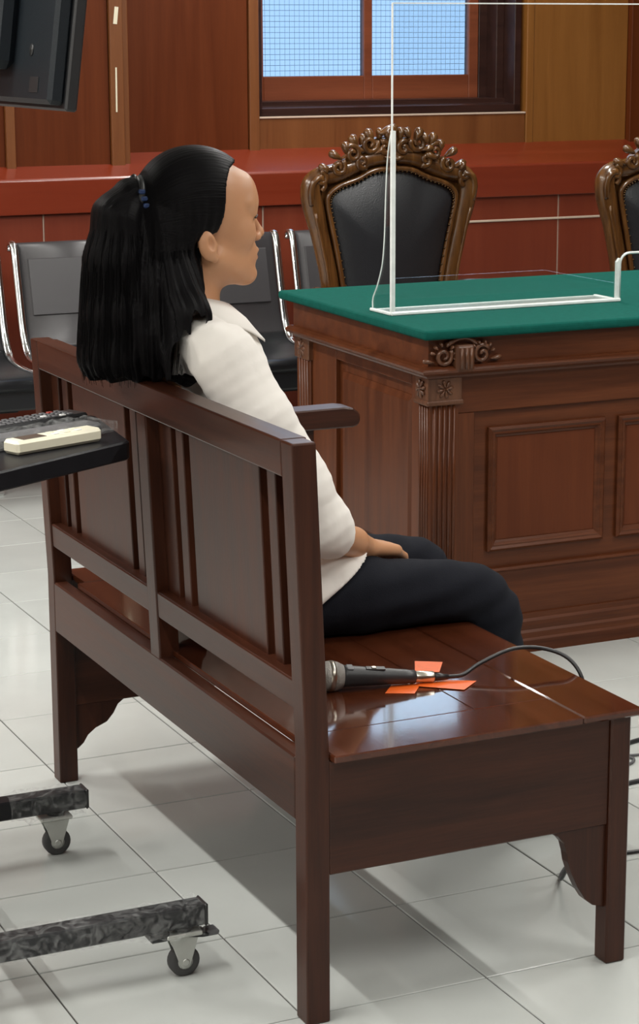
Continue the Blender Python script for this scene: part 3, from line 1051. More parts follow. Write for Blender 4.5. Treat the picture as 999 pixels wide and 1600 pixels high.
# left side: framing with a raised panel
dbox('side_post', (DX0, 2.035, 0.222), (DX0 + 0.03, DY1, 0.712), 'desk_wood_z')
for i in range(4):
    y = 2.050 + i * 0.018
    tube('reed', [dwarp(Vector((DX0, y, 0.226))), dwarp(Vector((DX0, y, 0.655)))], 0.006, 'desk_wood_z', desk, 8)
b2 = dbox('rosette_block', (DX0 - 0.008, 2.030, 0.655), (DX0 + 0.03, DY1, 0.712), 'desk_carving_wood')
for i in range(8):
    petal('petal', dwarp(Vector((DX0 - 0.008, 2.08, 0.684))), (-1, 0, 0), i * math.pi / 4, 0.024, 0.007, 0.005, 'desk_carving_wood', b2)
dbox('side_stile', (DX0 + 0.006, 1.875, 0.222), (DX0 + 0.03, 2.035, 0.712), 'desk_wood_z')
dbox('side_stile', (DX0 + 0.006, DY0 + 0.062, 0.222), (DX0 + 0.03, 1.405, 0.712), 'desk_wood_z')
dbox('side_rail', (DX0 + 0.006, 1.405, 0.680), (DX0 + 0.03, 1.875, 0.712), 'desk_wood_x')
dbox('side_field', (DX0 + 0.022, 1.40, 0.222), (DX0 + 0.03, 1.88, 0.682), 'desk_wood_z', bevel=0)
frame_mold('side_panel', (DX0 + 0.022, 1.418, 0.24), (0, 1, 0), (0, 0, 1), (-1, 0, 0), 0.435, 0.410, [(0, 0), (0, 0.004), (0.016, 0.012), (0.018, 0.012)], 'desk_wood_z', desk, dwarp)
dbox('side_panel', (DX0 + 0.010, 1.436, 0.258), (DX0 + 0.022, 1.835, 0.632), 'desk_wood_z', bevel=0)
# carved cartouche on the frieze
cart = dbox('cartouche', (1.458, DY0 - 0.040, 0.728), (1.508, DY0 - 0.006, 0.792), 'desk_carving_wood', bevel=0.006)


def spiral(name, c, no, r0, turns, rad, mat, parent, flip=1, n_=26, phase=0.0):
    no = Vector(no)
    t1 = Vector((0, 0, 1)).cross(no).normalized()
    t2 = no.cross(t1)
    path, rr = [], []
    for i in range(n_):
        t = i / (n_ - 1)
        a = phase + flip * t * turns * 2 * math.pi
        r_ = r0 * (1 - 0.82 * t)
        path.append(Vector(c) + t1 * (math.cos(a) * r_) + t2 * (math.sin(a) * r_) + no * (0.006 * t))
        rr.append(rad * (1 - 0.35 * t))
    return tube(name, path, rr, mat, parent, 7)


for s in (-1, 1):
    c = Vector((1.483 + s * 0.052, DY0 - 0.020, 0.766))
    spiral('scroll', c, (0, -1, 0), 0.024, 1.4, 0.0062, 'desk_carving_wood', cart, s, phase=0.6)
    for i in range(7):
        a = 0.3 + i * 0.52
        petal('leaf', c + Vector((math.cos(a) * 0.022 * s, -0.002, math.sin(a) * 0.020)), (0, -1, 0), a if s > 0 else math.pi - a, 0.014, 0.006, 0.008, 'desk_carving_wood', cart)
    petal('leaf', c + Vector((s * 0.020, 0, -0.014)), (0, -1, 0), 0.15 if s > 0 else math.pi - 0.15, 0.034, 0.008, 0.007, 'desk_carving_wood', cart)
tube('arch', catmull([(1.44, DY0 - 0.016, 0.790), (1.462, DY0 - 0.020, 0.803), (1.483, DY0 - 0.022, 0.808), (1.504, DY0 - 0.020, 0.803), (1.526, DY0 - 0.016, 0.790)], 6), 0.006, 'desk_carving_wood', cart, 7)
for i in range(3):
    tube('fluting', [(1.470 + i * 0.013, DY0 - 0.041, 0.735), (1.470 + i * 0.013, DY0 - 0.041, 0.785)], 0.004, 'desk_carving_wood', cart, 7)
# green cloth top
bm = bmesh.new()
bm_box(bm, (1.370, 1.252, 0.808), (DX1 + 0.05, 2.185, 0.832), 0)
es = [e for e in bm.edges]
bmesh.ops.bevel(bm, geom=es, offset=0.009, segments=3, affect='EDGES', profile=0.5)
top = from_bm('cloth_top', bm, 'baize', desk, False, dwarp)
top['label'] = 'green felt cloth covering the desk top'

# ------------------------------------------------------------------ acrylic shield on the desk
SHY, SHT = 1.545, 0.006
SX0, SX1, SHZ0, SHZ1 = 1.432, 3.10, 0.832, 1.588
shield = thing('acrylic_shield', 'clear acrylic screen with white edges standing on the green desk', 'screen', (2.2, SHY, SHZ0))
HX0, HX1, HZ = 2.100, 2.70, 0.957
# sheet outline with the document slot (rounded upper corners)
out = [(SX0, SHZ0 + 0.006), (SX0, SHZ1), (SX1, SHZ1), (SX1, SHZ0 + 0.006), (HX1, SHZ0 + 0.006)]
rc = 0.028
for i in range(7):
    a = math.pi / 2 * i / 6
    out.append((HX1 - rc + rc * math.cos(a), HZ - rc + rc * math.sin(a)))
for i in range(7):
    a = math.pi / 2 + math.pi / 2 * i / 6
    out.append((HX0 + rc + rc * math.cos(a), HZ - rc + rc * math.sin(a)))
out.append((HX0, SHZ0 + 0.006))
prism('sheet', out, 'y', SHY, SHY + SHT, 'acrylic', shield)
prism('edge_strip', [(SX0 - 0.002, SHZ0), (SX0 - 0.002, 1.285), (SX0 + 0.008, 1.285), (SX0 + 0.008, SHZ0)], 'y', SHY - 0.002, SHY + SHT + 0.002, 'acrylic_edge', shield)
prism('edge_strip', [(SX0 - 0.001, 1.285), (SX0 - 0.001, SHZ1), (SX0 + 0.0012, SHZ1), (SX0 + 0.0012, 1.285)], 'y', SHY - 0.0005, SHY + SHT + 0.0005, 'acrylic_edge', shield)
prism('edge_strip', [(SX0, SHZ1 - 0.001), (SX0, SHZ1 + 0.002), (SX1, SHZ1 + 0.002), (SX1, SHZ1 - 0.001)], 'y', SHY - 0.0005, SHY + SHT + 0.0005, 'acrylic_edge', shield)
slot = []
for i in range(7):
    a = math.pi / 2 + math.pi / 2 * i / 6
    slot.append(Vector((HX0 + rc + rc * math.cos(a), SHY + SHT / 2, HZ - rc + rc * math.sin(a))))
tube('slot_edge', [Vector((HX1 - rc, SHY + SHT / 2, HZ))] + slot + [Vector((HX0, SHY + SHT / 2, SHZ0 + 0.004))], 0.0035, 'acrylic_edge', shield, 6)
prism('edge_strip', [(HX0 - 0.012, SHZ0), (HX0 - 0.012, 0.935), (HX0 - 0.004, 0.945), (HX0 - 0.004, SHZ0)], 'y', SHY - 0.002, SHY + SHT + 0.002, 'acrylic_edge', shield)
# base plate and side fins
box('base_plate', (SX0 - 0.004, SHY - 0.004, SHZ0), (HX0, SHY + 0.112, SHZ0 + 0.0045), 'acrylic_base', shield, 0.001)
box('base_edge', (SX0 - 0.004, SHY - 0.007, SHZ0), (HX0, SHY + 0.010, SHZ0 + 0.009), 'acrylic_edge', shield, 0.002)
box('base_edge', (SX0 - 0.006, SHY, SHZ0), (SX0 + 0.004, SHY + 0.115, SHZ0 + 0.008), 'acrylic_edge', shield, 0.002)
box('base_edge', (HX0 - 0.010, SHY, SHZ0), (HX0, SHY + 0.115, SHZ0 + 0.007), 'acrylic_edge', shield, 0.002)
box('base_edge', (SX0, SHY + 0.108, SHZ0), (HX0, SHY + 0.114, SHZ0 + 0.005), 'acrylic_edge', shield, 0.001)
fin_curve = [(SHY + 0.006, 1.285), (SHY + 0.018, 1.265), (SHY + 0.032, 1.21), (SHY + 0.040, 1.13), (SHY + 0.046, 1.03), (SHY + 0.058, 0.955), (SHY + 0.085, 0.90), (SHY + 0.110, 0.865), (SHY + 0.112, 0.84)]
for x in (SX0, HX0 - 0.008):
    if x == SX0:
        prism('side_fin', [(SHY + 0.006, 0.837)] + fin_curve, 'x', x, x + 0.004, 'acrylic', shield)
        tube('fin_edge', catmull([(x + 0.002, a, b_) for a, b_ in fin_curve], 5), 0.0017, 'acrylic_edge', shield, 6)

# ------------------------------------------------------------------ carved judge's chairs
def make_chair(cx, cy, label):
    t = thing('carved_armchair', label, 'chair', (cx, cy, 0), 'carved chairs behind the desk')

    def W(x, y, z):
        return Vector((cx + x, cy + y, z))
    half = [(-0.205, 0.40), (-0.205, 0.60), (-0.222, 0.74), (-0.243, 0.84), (-0.268, 0.94), (-0.284, 1.01), (-0.282, 1.05), (-0.255, 1.073), (-0.205, 1.082), (-0.15, 1.10), (-0.08, 1.128), (0, 1.135)]
    pts = half + [(-x, z) for x, z in half[-2::-1]]
    path = catmull([W(x, 0, z) for x, z in pts], 5)
    n_ = len(path)
    rad = [0.030 + 0.006 * math.sin(math.pi * min(1, max(0, (p.z - 0.9) / 0.2))) for p in path]
    fr = tube('back_frame', path, rad, 'chair_wood', t, 10, flat=1.0)
    # inner gilt bead following the leather
    inner = [(-0.165, 0.42), (-0.170, 0.62), (-0.180, 0.72), (-0.200, 0.83), (-0.222, 0.93), (-0.234, 0.99), (-0.226, 1.02), (-0.19, 1.043), (-0.13, 1.062), (-0.07, 1.088), (0, 1.094)]
    inn = inner + [(-x, z) for x, z in inner[-2::-1]]
    ip = catmull([W(x, -0.018, z) for x, z in inn], 4)
    tube('bead', ip, 0.009, 'chair_wood', t, 7)
    # leather pad, bulged
    loop = [(p.x - cx, p.z) for p in ip]
    zc = 0.80
    V, F = [], []
    rings = 7
    for r_ in range(rings + 1):
        s = 1 - r_ / rings * 0.98
        for x, z in loop:
            V.append(W(x * s, -0.006 - 0.048 * (1 - s ** 3), zc + (z - zc) * s))
    k = len(loop)
    for r_ in range(rings):
        for i in range(k):
            j = (i + 1) % k
            F.append((r_ * k + i, r_ * k + j, (r_ + 1) * k + j, (r_ + 1) * k + i))
    F.append(tuple(rings * k + i for i in range(k)))
    from_data('back_cushion', V, F, 'leather', t)
    back = [W(x * 1.02, 0.02, z) for x, z in loop]
    from_data('back_panel', back, [tuple(range(k))], 'leather', t, False)
    fp_ = [Vector((p.x, cy + 0.008, p.z)) for p in path]
    from_data('back_board', fp_, [tuple(range(len(fp_)))], 'chair_wood', t, False)
    # upholstery nails
    v, f = [], []
    for i in range(0, len(ip), 1):
        p = ip[i]
        q = Vector((cx + (p.x - cx) * 0.955, p.y - 0.004, zc + (p.z - zc) * 0.97))
        tube_data([q + Vector((0, 0.004, 0)), q + Vector((0, -0.002, 0)), q + Vector((0, -0.005, 0))], [0.0045, 0.004, 0.001], 6, v, f)
    nl = from_data('nail_heads', v, f, 'nail_brass', t, True, fix=False)
    nl['kind'] = 'stuff'
    # crest: base board, scrolls and leaves
    arch = [(-0.225, 1.085), (-0.19, 1.120), (-0.15, 1.148), (-0.10, 1.175), (-0.05, 1.195), (0, 1.200), (0.05, 1.195), (0.10, 1.175), (0.15, 1.148), (0.19, 1.120), (0.225, 1.085), (0.14, 1.10), (0.07, 1.13), (0, 1.138), (-0.07, 1.13), (-0.14, 1.10)]
    prism('crest', [(cx + x, z) for x, z in arch], 'y', cy - 0.016, cy + 0.018, 'chair_wood', t, 0.004)
    rnd = random.Random(5)
    for s in (-1, 1):
        for (x, z, r0, tr, ph) in ((0.200, 1.104, 0.026, 1.3, 2.2), (0.150, 1.146, 0.030, 1.4, 0.4), (0.088, 1.176, 0.030, 1.3, 2.8), (0.262, 1.070, 0.022, 1.2, 1.5), (0.115, 1.120, 0.022, 1.2, 4.0), (0.035, 1.160, 0.024, 1.2, 1.0)):
            spiral('carved_scroll', W(s * x, -0.026, z), (0, -1, 0), r0, tr, 0.0105, 'chair_wood', t, s, 22, ph if s > 0 else math.pi - ph)
        for (x, z, a, ln, wd) in ((0.180, 1.125, 0.5, 0.055, 0.019), (0.170, 1.140, 1.5, 0.042, 0.020), (0.125, 1.160, 1.0, 0.050, 0.022), (0.120, 1.168, 2.0, 0.040, 0.018), (0.070, 1.178, 1.0, 0.050, 0.022), (0.055, 1.185, 1.9, 0.040, 0.020), (0.020, 1.180, 1.3, 0.045, 0.020), (0.215, 1.090, 0.35, 0.055, 0.018),
                                  (0.16, 1.115, 2.6, 0.052, 0.016), (0.08, 1.140, 2.7, 0.055, 0.017), (0.09, 1.150, 0.2, 0.05, 0.016), (0.045, 1.135, 3.4, 0.045, 0.014), (0.235, 1.080, 0.9, 0.035, 0.014)):
            petal('carved_leaf', W(s * x, -0.022 + rnd.uniform(-0.012, 0.006), z), (0, -1, 0), a if s > 0 else math.pi - a, ln, wd, 0.017, 'chair_wood', t)
        tube('shoulder_scroll', catmull([W(s * 0.292, -0.022, 0.985), W(s * 0.298, -0.03, 1.03), W(s * 0.288, -0.034, 1.062), W(s * 0.262, -0.03, 1.070), W(s * 0.248, -0.026, 1.048), W(s * 0.258, -0.024, 1.030)], 5), [0.012] * 6 + [0.011] * 10 + [0.009] * 10, 'chair_wood', t, 8)
        # side rail groove bead
        tube('side_bead', catmull([W(s * 0.232, -0.026, 0.62), W(s * 0.236, -0.028, 0.74), W(s * 0.258, -0.03, 0.85), W(s * 0.283, -0.03, 0.96)], 5), 0.006, 'chair_wood', t, 6)
        # arms and legs behind the desk
        tube('arm', catmull([W(s * 0.27, 0, 0.70), W(s * 0.31, -0.15, 0.71), W(s * 0.32, -0.32, 0.70), W(s * 0.31, -0.40, 0.68)], 5), 0.022, 'chair_wood', t, 8)
        tube('arm_support', catmull([W(s * 0.31, -0.34, 0.69), W(s * 0.30, -0.36, 0.58), W(s * 0.28, -0.32, 0.46)], 5), 0.018, 'chair_wood', t, 8)
        tube('leg', catmull([W(s * 0.26, -0.44, 0.42), W(s * 0.28, -0.46, 0.28), W(s * 0.26, -0.44, 0.12), W(s * 0.27, -0.48, 0.0)], 5), [0.032] * 5 + [0.026] * 6 + [0.022] * 5, 'chair_wood', t, 8)
        tube('leg', catmull([W(s * 0.22, 0.0, 0.42), W(s * 0.22, 0.02, 0.2), W(s * 0.23, 0.06, 0.0)], 5), [0.03] * 5 + [0.022] * 6, 'chair_wood', t, 8)
    petal('crest_shell', W(-0.065, -0.03, 1.205), (0, -1, 0), 0.25, 0.065, 0.024, 0.018, 'chair_wood', t)
    petal('crest_shell', W(0.0, -0.022, 1.19), (0, -1, 0), math.pi / 2, 0.045, 0.022, 0.014, 'chair_wood', t)
    petal('crest_shell', W(0.0, -0.026, 1.13), (0, -1, 0), -math.pi / 2, 0.045, 0.016, 0.012, 'chair_wood', t)
    box('seat_frame', (cx - 0.28, cy - 0.46, 0.38), (cx + 0.28, cy + 0.02, 0.45), 'chair_wood', t, 0.01)
    box('seat_cushion', (cx - 0.26, cy - 0.45, 0.45), (cx + 0.26, cy - 0.03, 0.52), 'leather', t, 0.03)
    return t


ch1 = make_chair(2.212, 3.10, 'carved high-back chair with black leather, behind the clear screen edge')
ch2 = copy_tree(ch1)
ch2.location = (3.215, 2.93, 0)
ch2['label'] = 'carved high-back chair cut off by the right picture edge'

# ------------------------------------------------------------------ chrome waiting-room seats
def make_waiting(cx0, cy, label, seats=2):
    """two-seat bench; left end at cx0"""
    t = thing('waiting_bench', label, 'bench seat', (cx0 + 0.5, cy, 0), 'chrome waiting seats along the back wall')
    prof = [(0.045, 0.775), (0.058, 0.800), (0.048, 0.815), (0.028, 0.812), (0.012, 0.780), (-0.008, 0.70), (-0.028, 0.62), (-0.045, 0.55), (-0.062, 0.50), (-0.085, 0.462), (-0.12, 0.436), (-0.18, 0.424), (-0.30, 0.420), (-0.40, 0.424), (-0.455, 0.420), (-0.475, 0.405), (-0.478, 0.385)]
    sm = [(p.x, p.y) for p in catmull([(a, b_, 0) for a, b_ in prof], 4)]
    th = 0.012
    n_ = len(sm)
    back = []
    for i in range(n_):
        a, b_ = sm[max(0, i - 1)], sm[min(n_ - 1, i + 1)]
        d = Vector((b_[0] - a[0], b_[1] - a[1])).normalized()
        back.append((sm[i][0] - d.y * -th * -1, sm[i][1] + d.x * -th * -1))
    for s in range(seats):
        x0 = cx0 + 0.018 + s * 0.497
        x1 = x0 + 0.470
        ib = next(i for i, p in enumerate(sm) if p[1] < 0.47)
        for nm, rg in (('backrest', sm[:ib + 1]), ('seat_pan', sm[ib:])):
            V, F = [], []
            for (y, z) in rg:
                V += [(x0, cy + y, z), (x1, cy + y, z), (x1, cy + y + 0.006, z - 0.010), (x0, cy + y + 0.006, z - 0.010)]
            for i in range(len(rg) - 1):
                for j in range(4):
                    F.append((i * 4 + j, i * 4 + (j + 1) % 4, i * 4 + 4 + (j + 1) % 4, i * 4 + 4 + j))
            F += [(0, 1, 2, 3), tuple(len(V) - 4 + q for q in range(4))]
            from_data(nm, V, F, 'seat_steel' if nm == 'backrest' else 'seat_vinyl', t, True)
        box('back_pad', (x0 + 0.03, cy - 0.022, 0.565), (x1 - 0.03, cy - 0.014, 0.765), 'seat_steel', t, 0.003, rot=Matrix.Rotation(-0.24, 3, 'X'))
        for xx in (x0 - 0.014, x1 + 0.014):
            pth = [Vector((xx, cy + y - 0.004, z)) for y, z in sm[2:]]
            tube('chrome_frame', pth, 0.015, 'chrome', t, 8, flat=0.55, up=(1, 0, 0))
        box('seat_box', (x0, cy - 0.46, 0.31), (x1, cy - 0.10, 0.405), 'seat_vinyl', t, 0.008)
    box('beam', (cx0 + 0.03, cy - 0.26, 0.27), (cx0 + 0.497 * seats - 0.014, cy - 0.20, 0.31), 'black_metal', t, 0.003)
    for x in (cx0 + 0.12, cx0 + 0.497 * seats - 0.114):
        box('leg', (x - 0.02, cy - 0.25, 0.04), (x + 0.02, cy - 0.21, 0.28), 'chrome', t, 0.003)
        box('foot', (x - 0.025, cy - 0.32, 0.0), (x + 0.025, cy + 0.06, 0.04), 'chrome', t, 0.006)
    return t


wb = make_waiting(1.205, 4.0, 'chrome and black waiting seats directly behind the seated woman')
c = copy_tree(wb)
c.location.x -= 1.062
c['label'] = 'chrome and black waiting seats at the left picture edge'
make_waiting(2.267, 4.0, 'single chrome and black waiting seat half hidden behind the carved chair', 1)

# ------------------------------------------------------------------ television trolley
cart = thing('television_trolley', 'black metal trolley with film-wrapped legs, castors and a tray', 'trolley', (-0.12, 0.2, 0))
for ly, lock in ((0.495, False), (-0.105, True)):
    lg = box('leg', (-0.50, ly - 0.02, 0.088), (0.248, ly + 0.02, 0.124), 'black_metal', cart, 0.003)
    box('end_cap', (0.246, ly - 0.021, 0.086), (0.253, ly + 0.021, 0.126), 'black_plastic', lg, 0.003)
    # stretch film around the end: slightly irregular sleeve
    V, F = [], []
    rr = random.Random(3 + int(lock))
    xs = np.linspace(0.10, 0.246, 14) if not lock else np.linspace(-0.25, 0.246, 30)
    for x in xs:
        for (a, b_) in ((-1, -1), (-1, 0), (-1, 1), (0, 1), (1, 1), (1, 0), (1, -1), (0, -1)):
            fat = 1.0 + (0.22 if x > 0.12 else 0.05) * rr.random()
            zz = 0.106 + b_ * 0.0195 * fat - (0.012 * rr.random() if b_ < 0 and x > 0.13 else 0)
            V.append((x + rr.uniform(-.003, .003), ly + a * 0.0215 * fat, zz))
    for i in range(len(xs) - 1):
        for j in range(8):
            F.append((i * 8 + j, i * 8 + (j + 1) % 8, i * 8 + 8 + (j + 1) % 8, i * 8 + 8 + j))
    from_data('plastic_wrap', V, F, 'stretch_film', lg, False)
    for cx in (0.192 if not lock else 0.215, -0.46):
        cs = bpy.data.objects.new('castor', None)
        COL.objects.link(cs)
        cs.parent = cart
        cs.location = (cx + 0.12, ly - 0.2, 0)
        lathe('wheel', [(-0.010, 0.018), (-0.010, 0.023), (-0.007, 0.0262), (0.007, 0.0262), (0.010, 0.023), (0.010, 0.018)], (cx, ly, 0.0262), (0, 1, 0), 'rubber', cs, 24)
        lathe('hub', [(-0.0145, 0.004), (-0.0145, 0.0065), (-0.011, 0.0065), (-0.0105, 0.013), (0.0105, 0.013), (0.011, 0.0065), (0.0145, 0.0065), (0.0145, 0.004)], (cx, ly, 0.0262), (0, 1, 0), 'zinc', cs, 16)
        for s in (-1, 1):
            prism('fork', [(cx - 0.031, 0.074), (cx + 0.024, 0.074), (cx + 0.010, 0.028), (cx + 0.006, 0.018), (cx - 0.006, 0.016), (cx - 0.011, 0.024), (cx - 0.022, 0.056)], 'y', ly + s * 0.0125 - 0.0012, ly + s * 0.0125 + 0.0012, 'zinc', cs, 0.0006)
        box('swivel_plate', (cx - 0.034, ly - 0.020, 0.072), (cx + 0.028, ly + 0.020, 0.080), 'zinc', cs, 0.002)
        lathe('stem', [(0.0, 0.016), (0.009, 0.016)], (cx, ly, 0.080), (0, 0, 1), 'black_metal', cs, 14)
        if lock and cx > 0:
            bk = prism('brake_lever', [(cx - 0.005, 0.072), (cx + 0.030, 0.066), (cx + 0.040, 0.066), (cx + 0.040, 0.071), (cx + 0.02, 0.078), (cx - 0.005, 0.080)], 'y', ly - 0.016, ly + 0.016, 'black_plastic', cs, 0.001)
            box('lever_tip', (cx + 0.038, ly - 0.014, 0.064), (cx + 0.060, ly + 0.012, 0.074), 'key_grey', cs, 0.003)
            box('brake_block', (cx - 0.062, ly - 0.018, 0.070), (cx - 0.028, ly + 0.018, 0.088), 'black_plastic', cs, 0.004)
box('cross_bar', (-0.14, -0.085, 0.088), (-0.10, 0.475, 0.124), 'black_metal', cart, 0.003)
box('column', (-0.15, 0.14, 0.124), (-0.11, 0.18, 1.75), 'black_metal', cart, 0.003)
box('column', (-0.15, 0.22, 0.124), (-0.11, 0.26, 1.75), 'black_metal', cart, 0.003)
box('mount_plate', (-0.11, 0.02, 1.50), (-0.085, 0.38, 1.75), 'black_metal', cart, 0.003)
TZ = 0.85
tray = prism('tray', [(-0.31, -0.170), (-0.29, -0.160), (0.226, 0.141), (0.234, 0.150), (0.262, 0.400), (0.256, 0.41), (-0.31, 0.41)], 'z', TZ - 0.032, TZ, 'black_metal', cart, 0.003)
box('tray_bracket', (-0.13, 0.15, TZ - 0.09), (-0.02, 0.25, TZ - 0.032), 'black_metal', cart, 0.003)

# television hanging on the trolley, seen from behind, tipped forward
TVR = Matrix.Rotation(math.radians(7.5), 3, 'Y')
tv = thing('television', 'large black flat television seen from behind, hanging at upper left', 'television', (-0.012, 0.24, 1.415))
TVP = (-0.012, 0.24, 1.415)
box('back_shell', (-0.012, -0.230, 1.415), (0.014, 0.825, 2.095), 'tv_plastic', tv, 0.006, TVR, TVP)
box('bezel', (0.012, -0.238, 1.408), (0.030, 0.835, 2.105), 'black_plastic', tv, 0.003, TVR, TVP)
box('rear_housing', (-0.05, -0.06, 1.46), (-0.010, 0.68, 1.95), 'tv_plastic', tv, 0.012, TVR, TVP)
box('vent_ridge', (-0.056, 0.04, 1.475), (-0.049, 0.055, 1.60), 'tv_plastic', tv, 0.002, TVR, TVP)
box('vent_ridge', (-0.060, -0.01, 1.540), (-0.049, 0.60, 1.545), 'key_grey', tv, 0.002, TVR, TVP)
lathe('screw_hole', [(0, 0.0085), (0.0015, 0.0085)], TVR @ (Vector((-0.0135, -0.135, 1.490)) - Vector(TVP)) + Vector(TVP), TVR @ Vector((1, 0, 0)), 'black_plastic', tv, 14)
box('label_recess', (-0.0132, -0.18, 1.430), (-0.0122, -0.14, 1.452), 'black_plastic', tv, 0.0003, TVR, TVP)

# ------------------------------------------------------------------ remotes on the tray
def remote(name, label, p0, p1, wd, th, mat, z=TZ, bevel=0.004):
    """box from p0 to p1 (centre line), in the tray plane; returns thing, local->world map"""
    p0, p1 = Vector((*p0, z)), Vector((*p1, z))
    d = (p1 - p0).normalized()
    s = Vector((-d.y, d.x, 0))
    ln = (p1 - p0).length
    t = thing(name, label, 'remote control', (p0 + p1) / 2)
    M = Matrix(((d.x, s.x, 0), (d.y, s.y, 0), (0, 0, 1)))

    def part(nm, lo, hi, mt, bv=0.001, parent=t):
        return box(nm, lo, hi, mt, parent, bv, warp=lambda c: M @ c + p0)
    part('body', (0, -wd / 2, 0.001), (ln, wd / 2, th), mat, bevel)
    return t, part, ln


t, part, ln = remote('remote_control', 'small ivory air-conditioner remote lying nearest the tray edge', (0.016, 0.112), (0.183, 0.176), 0.040, 0.024, 'ivory_plastic', bevel=0.005)
part('display', (0.018, -0.014, 0.0235), (0.066, 0.014, 0.0248), 'lcd_grey', 0.0006)
for i in range(3):
    for j in range(2):
        part('button', (0.080 + i * 0.024, -0.012 + j * 0.014, 0.0235), (0.094 + i * 0.024, -0.004 + j * 0.014, 0.0258), 'ivory_plastic' if (i + j) % 2 else 'key_white', 0.001)
t, part, ln = remote('remote_control', 'grey remote sealed in crumpled clear plastic, middle of the tray', (-0.055, 0.150), (0.205, 0.246), 0.048, 0.020, 'key_grey')
V, F = [], []
rr = random.Random(9)
p0 = Vector((-0.06, 0.148, TZ))
d = (Vector((0.205, 0.246, TZ)) - Vector((-0.055, 0.150, TZ))).normalized()
s = Vector((-d.y, d.x, 0))
st = np.linspace(0, 0.315, 20)
for i, x in enumerate(st):
    e = max(0.0, (x - 0.275) / 0.04)
    for (a, b_) in ((-1, 0), (-1, 1), (0, 1), (1, 1), (1, 0), (0, 0)):
        V.append(p0 + d * x + s * (a * (0.028 - 0.004 * e + rr.uniform(-.002, .002))) + Vector((0, 0, 0.0015 + b_ * (0.0245 - 0.008 * e + rr.uniform(-.003, .003)))))
for i in range(len(st) - 1):
    for j in range(6):
        F.append((i * 6 + j, i * 6 + (j + 1) % 6, i * 6 + 6 + (j + 1) % 6, i * 6 + 6 + j))
F.append(tuple(range(6)))
F.append(tuple(len(V) - 6 + j for j in range(6)))
from_data('plastic_bag', V, F, 'stretch_film', t, False)
t, part, ln = remote('remote_control', 'long black television remote with many keys, far side of tray', (-0.03, 0.245), (0.212, 0.345), 0.052, 0.022, 'black_plastic')
for i in range(13):
    for j in range(4):
        mt = 'key_red' if (i, j) == (11, 3) else ('key_white' if (i, j) in ((9, 1), (11, 0)) else 'key_grey')
        part('button', (0.022 + i * 0.0165, -0.021 + j * 0.0115, 0.0215), (0.033 + i * 0.0165, -0.0135 + j * 0.0115, 0.0245), mt, 0.0008)

# ------------------------------------------------------------------ microphone, its cable, tape
SEAT = SZ1
mic = thing('microphone', 'black handheld microphone with silver grille lying on the bench seat', 'microphone', (0.58, -0.09, SEAT))
A = Vector((0.494, -0.076, SEAT + 0.0262))
B = Vector((0.636, -0.104, SEAT + 0.0140))
d = (B - A).normalized()
lathe('grille', [(-0.0255, 0.004), (-0.023, 0.013), (-0.016, 0.0205), (-0.006, 0.0245), (0.000, 0.0255)], A, d, 'mesh_grille', mic, 24)
lathe('grille_band', [(0.000, 0.0258), (0.004, 0.0262), (0.008, 0.0258)], A, d, 'nickel', mic, 24)
lathe('grille_base', [(0.008, 0.0255), (0.016, 0.0235), (0.024, 0.0195)], A, d, 'mesh_grille', mic, 24)
lathe('body', [(0.024, 0.0190), (0.030, 0.0185), (0.085, 0.0150), (0.132, 0.0125), (0.136, 0.0125), (0.140, 0.0115), (0.150, 0.0115), (0.151, 0.0095)], A, d, 'mic_black', mic, 24)
side = Vector((0.42, 0.0, 0)) - Vector((0, 0, 0))
vw = (CAM_POS - A).normalized()
upn = (Vector((0, 0, 1)) * 0.9 + Vector((0, -1, 0)) * 0.25)
upn = (upn - d * upn.dot(d)).normalized()


def mbox(nm, s0, s1, hw, r0, r1, mt):
    w_ = d.cross(upn)
    M = Matrix((d, w_, upn)).transposed()
    return box(nm, (s0, -hw, r0), (s1, hw, r1), mt, mic, 0.0008, warp=lambda c: M @ c + A)


mbox('switch_plate', 0.062, 0.096, 0.005, 0.0145, 0.0172, 'black_plastic')
mbox('switch', 0.072, 0.080, 0.003, 0.016, 0.0188, 'nickel')
mbox('maker_plate', 0.029, 0.040, 0.008, 0.0165, 0.0186, 'key_grey')
lathe('connector', [(0.151, 0.0092), (0.152, 0.0098), (0.182, 0.0098), (0.184, 0.0085)], A, d, 'nickel', mic, 20)
lathe('strain_relief', [(0.184, 0.0072), (0.195, 0.0066), (0.210, 0.0042)], A, d, 'black_plastic', mic, 14)
p = A + d * 0.205
cpts = [p, p + d * 0.03 + Vector((0, 0, 0.004)), (0.765, -0.108, SEAT + 0.022), (0.835, -0.098, SEAT + 0.036), (0.893, -0.112, SEAT + 0.032), (0.922, -0.150, SEAT + 0.016), (0.934, -0.175, SEAT - 0.03), (0.945, -0.17, 0.30), (0.955, -0.13, 0.12), (0.965, -0.07, 0.03), (0.982, -0.03, 0.006), (1.02, 0.012, 0.004), (1.06, 0.034, 0.004), (1.13, 0.030, 0.004), (1.20, 0.022, 0.004), (1.32, 0.02, 0.004), (1.50, -0.02, 0.004), (1.75, 0.05, 0.004), (2.2, 0.0, 0.004), (3.0, 0.1, 0.004), (3.9, 0.0, 0.004)]
cb = tube('microphone_cable', catmull(cpts, 6), 0.0036, 'black_plastic', None, 7)
tag(cb, 'thin black cable arching from the microphone over the seat front', 'cable')
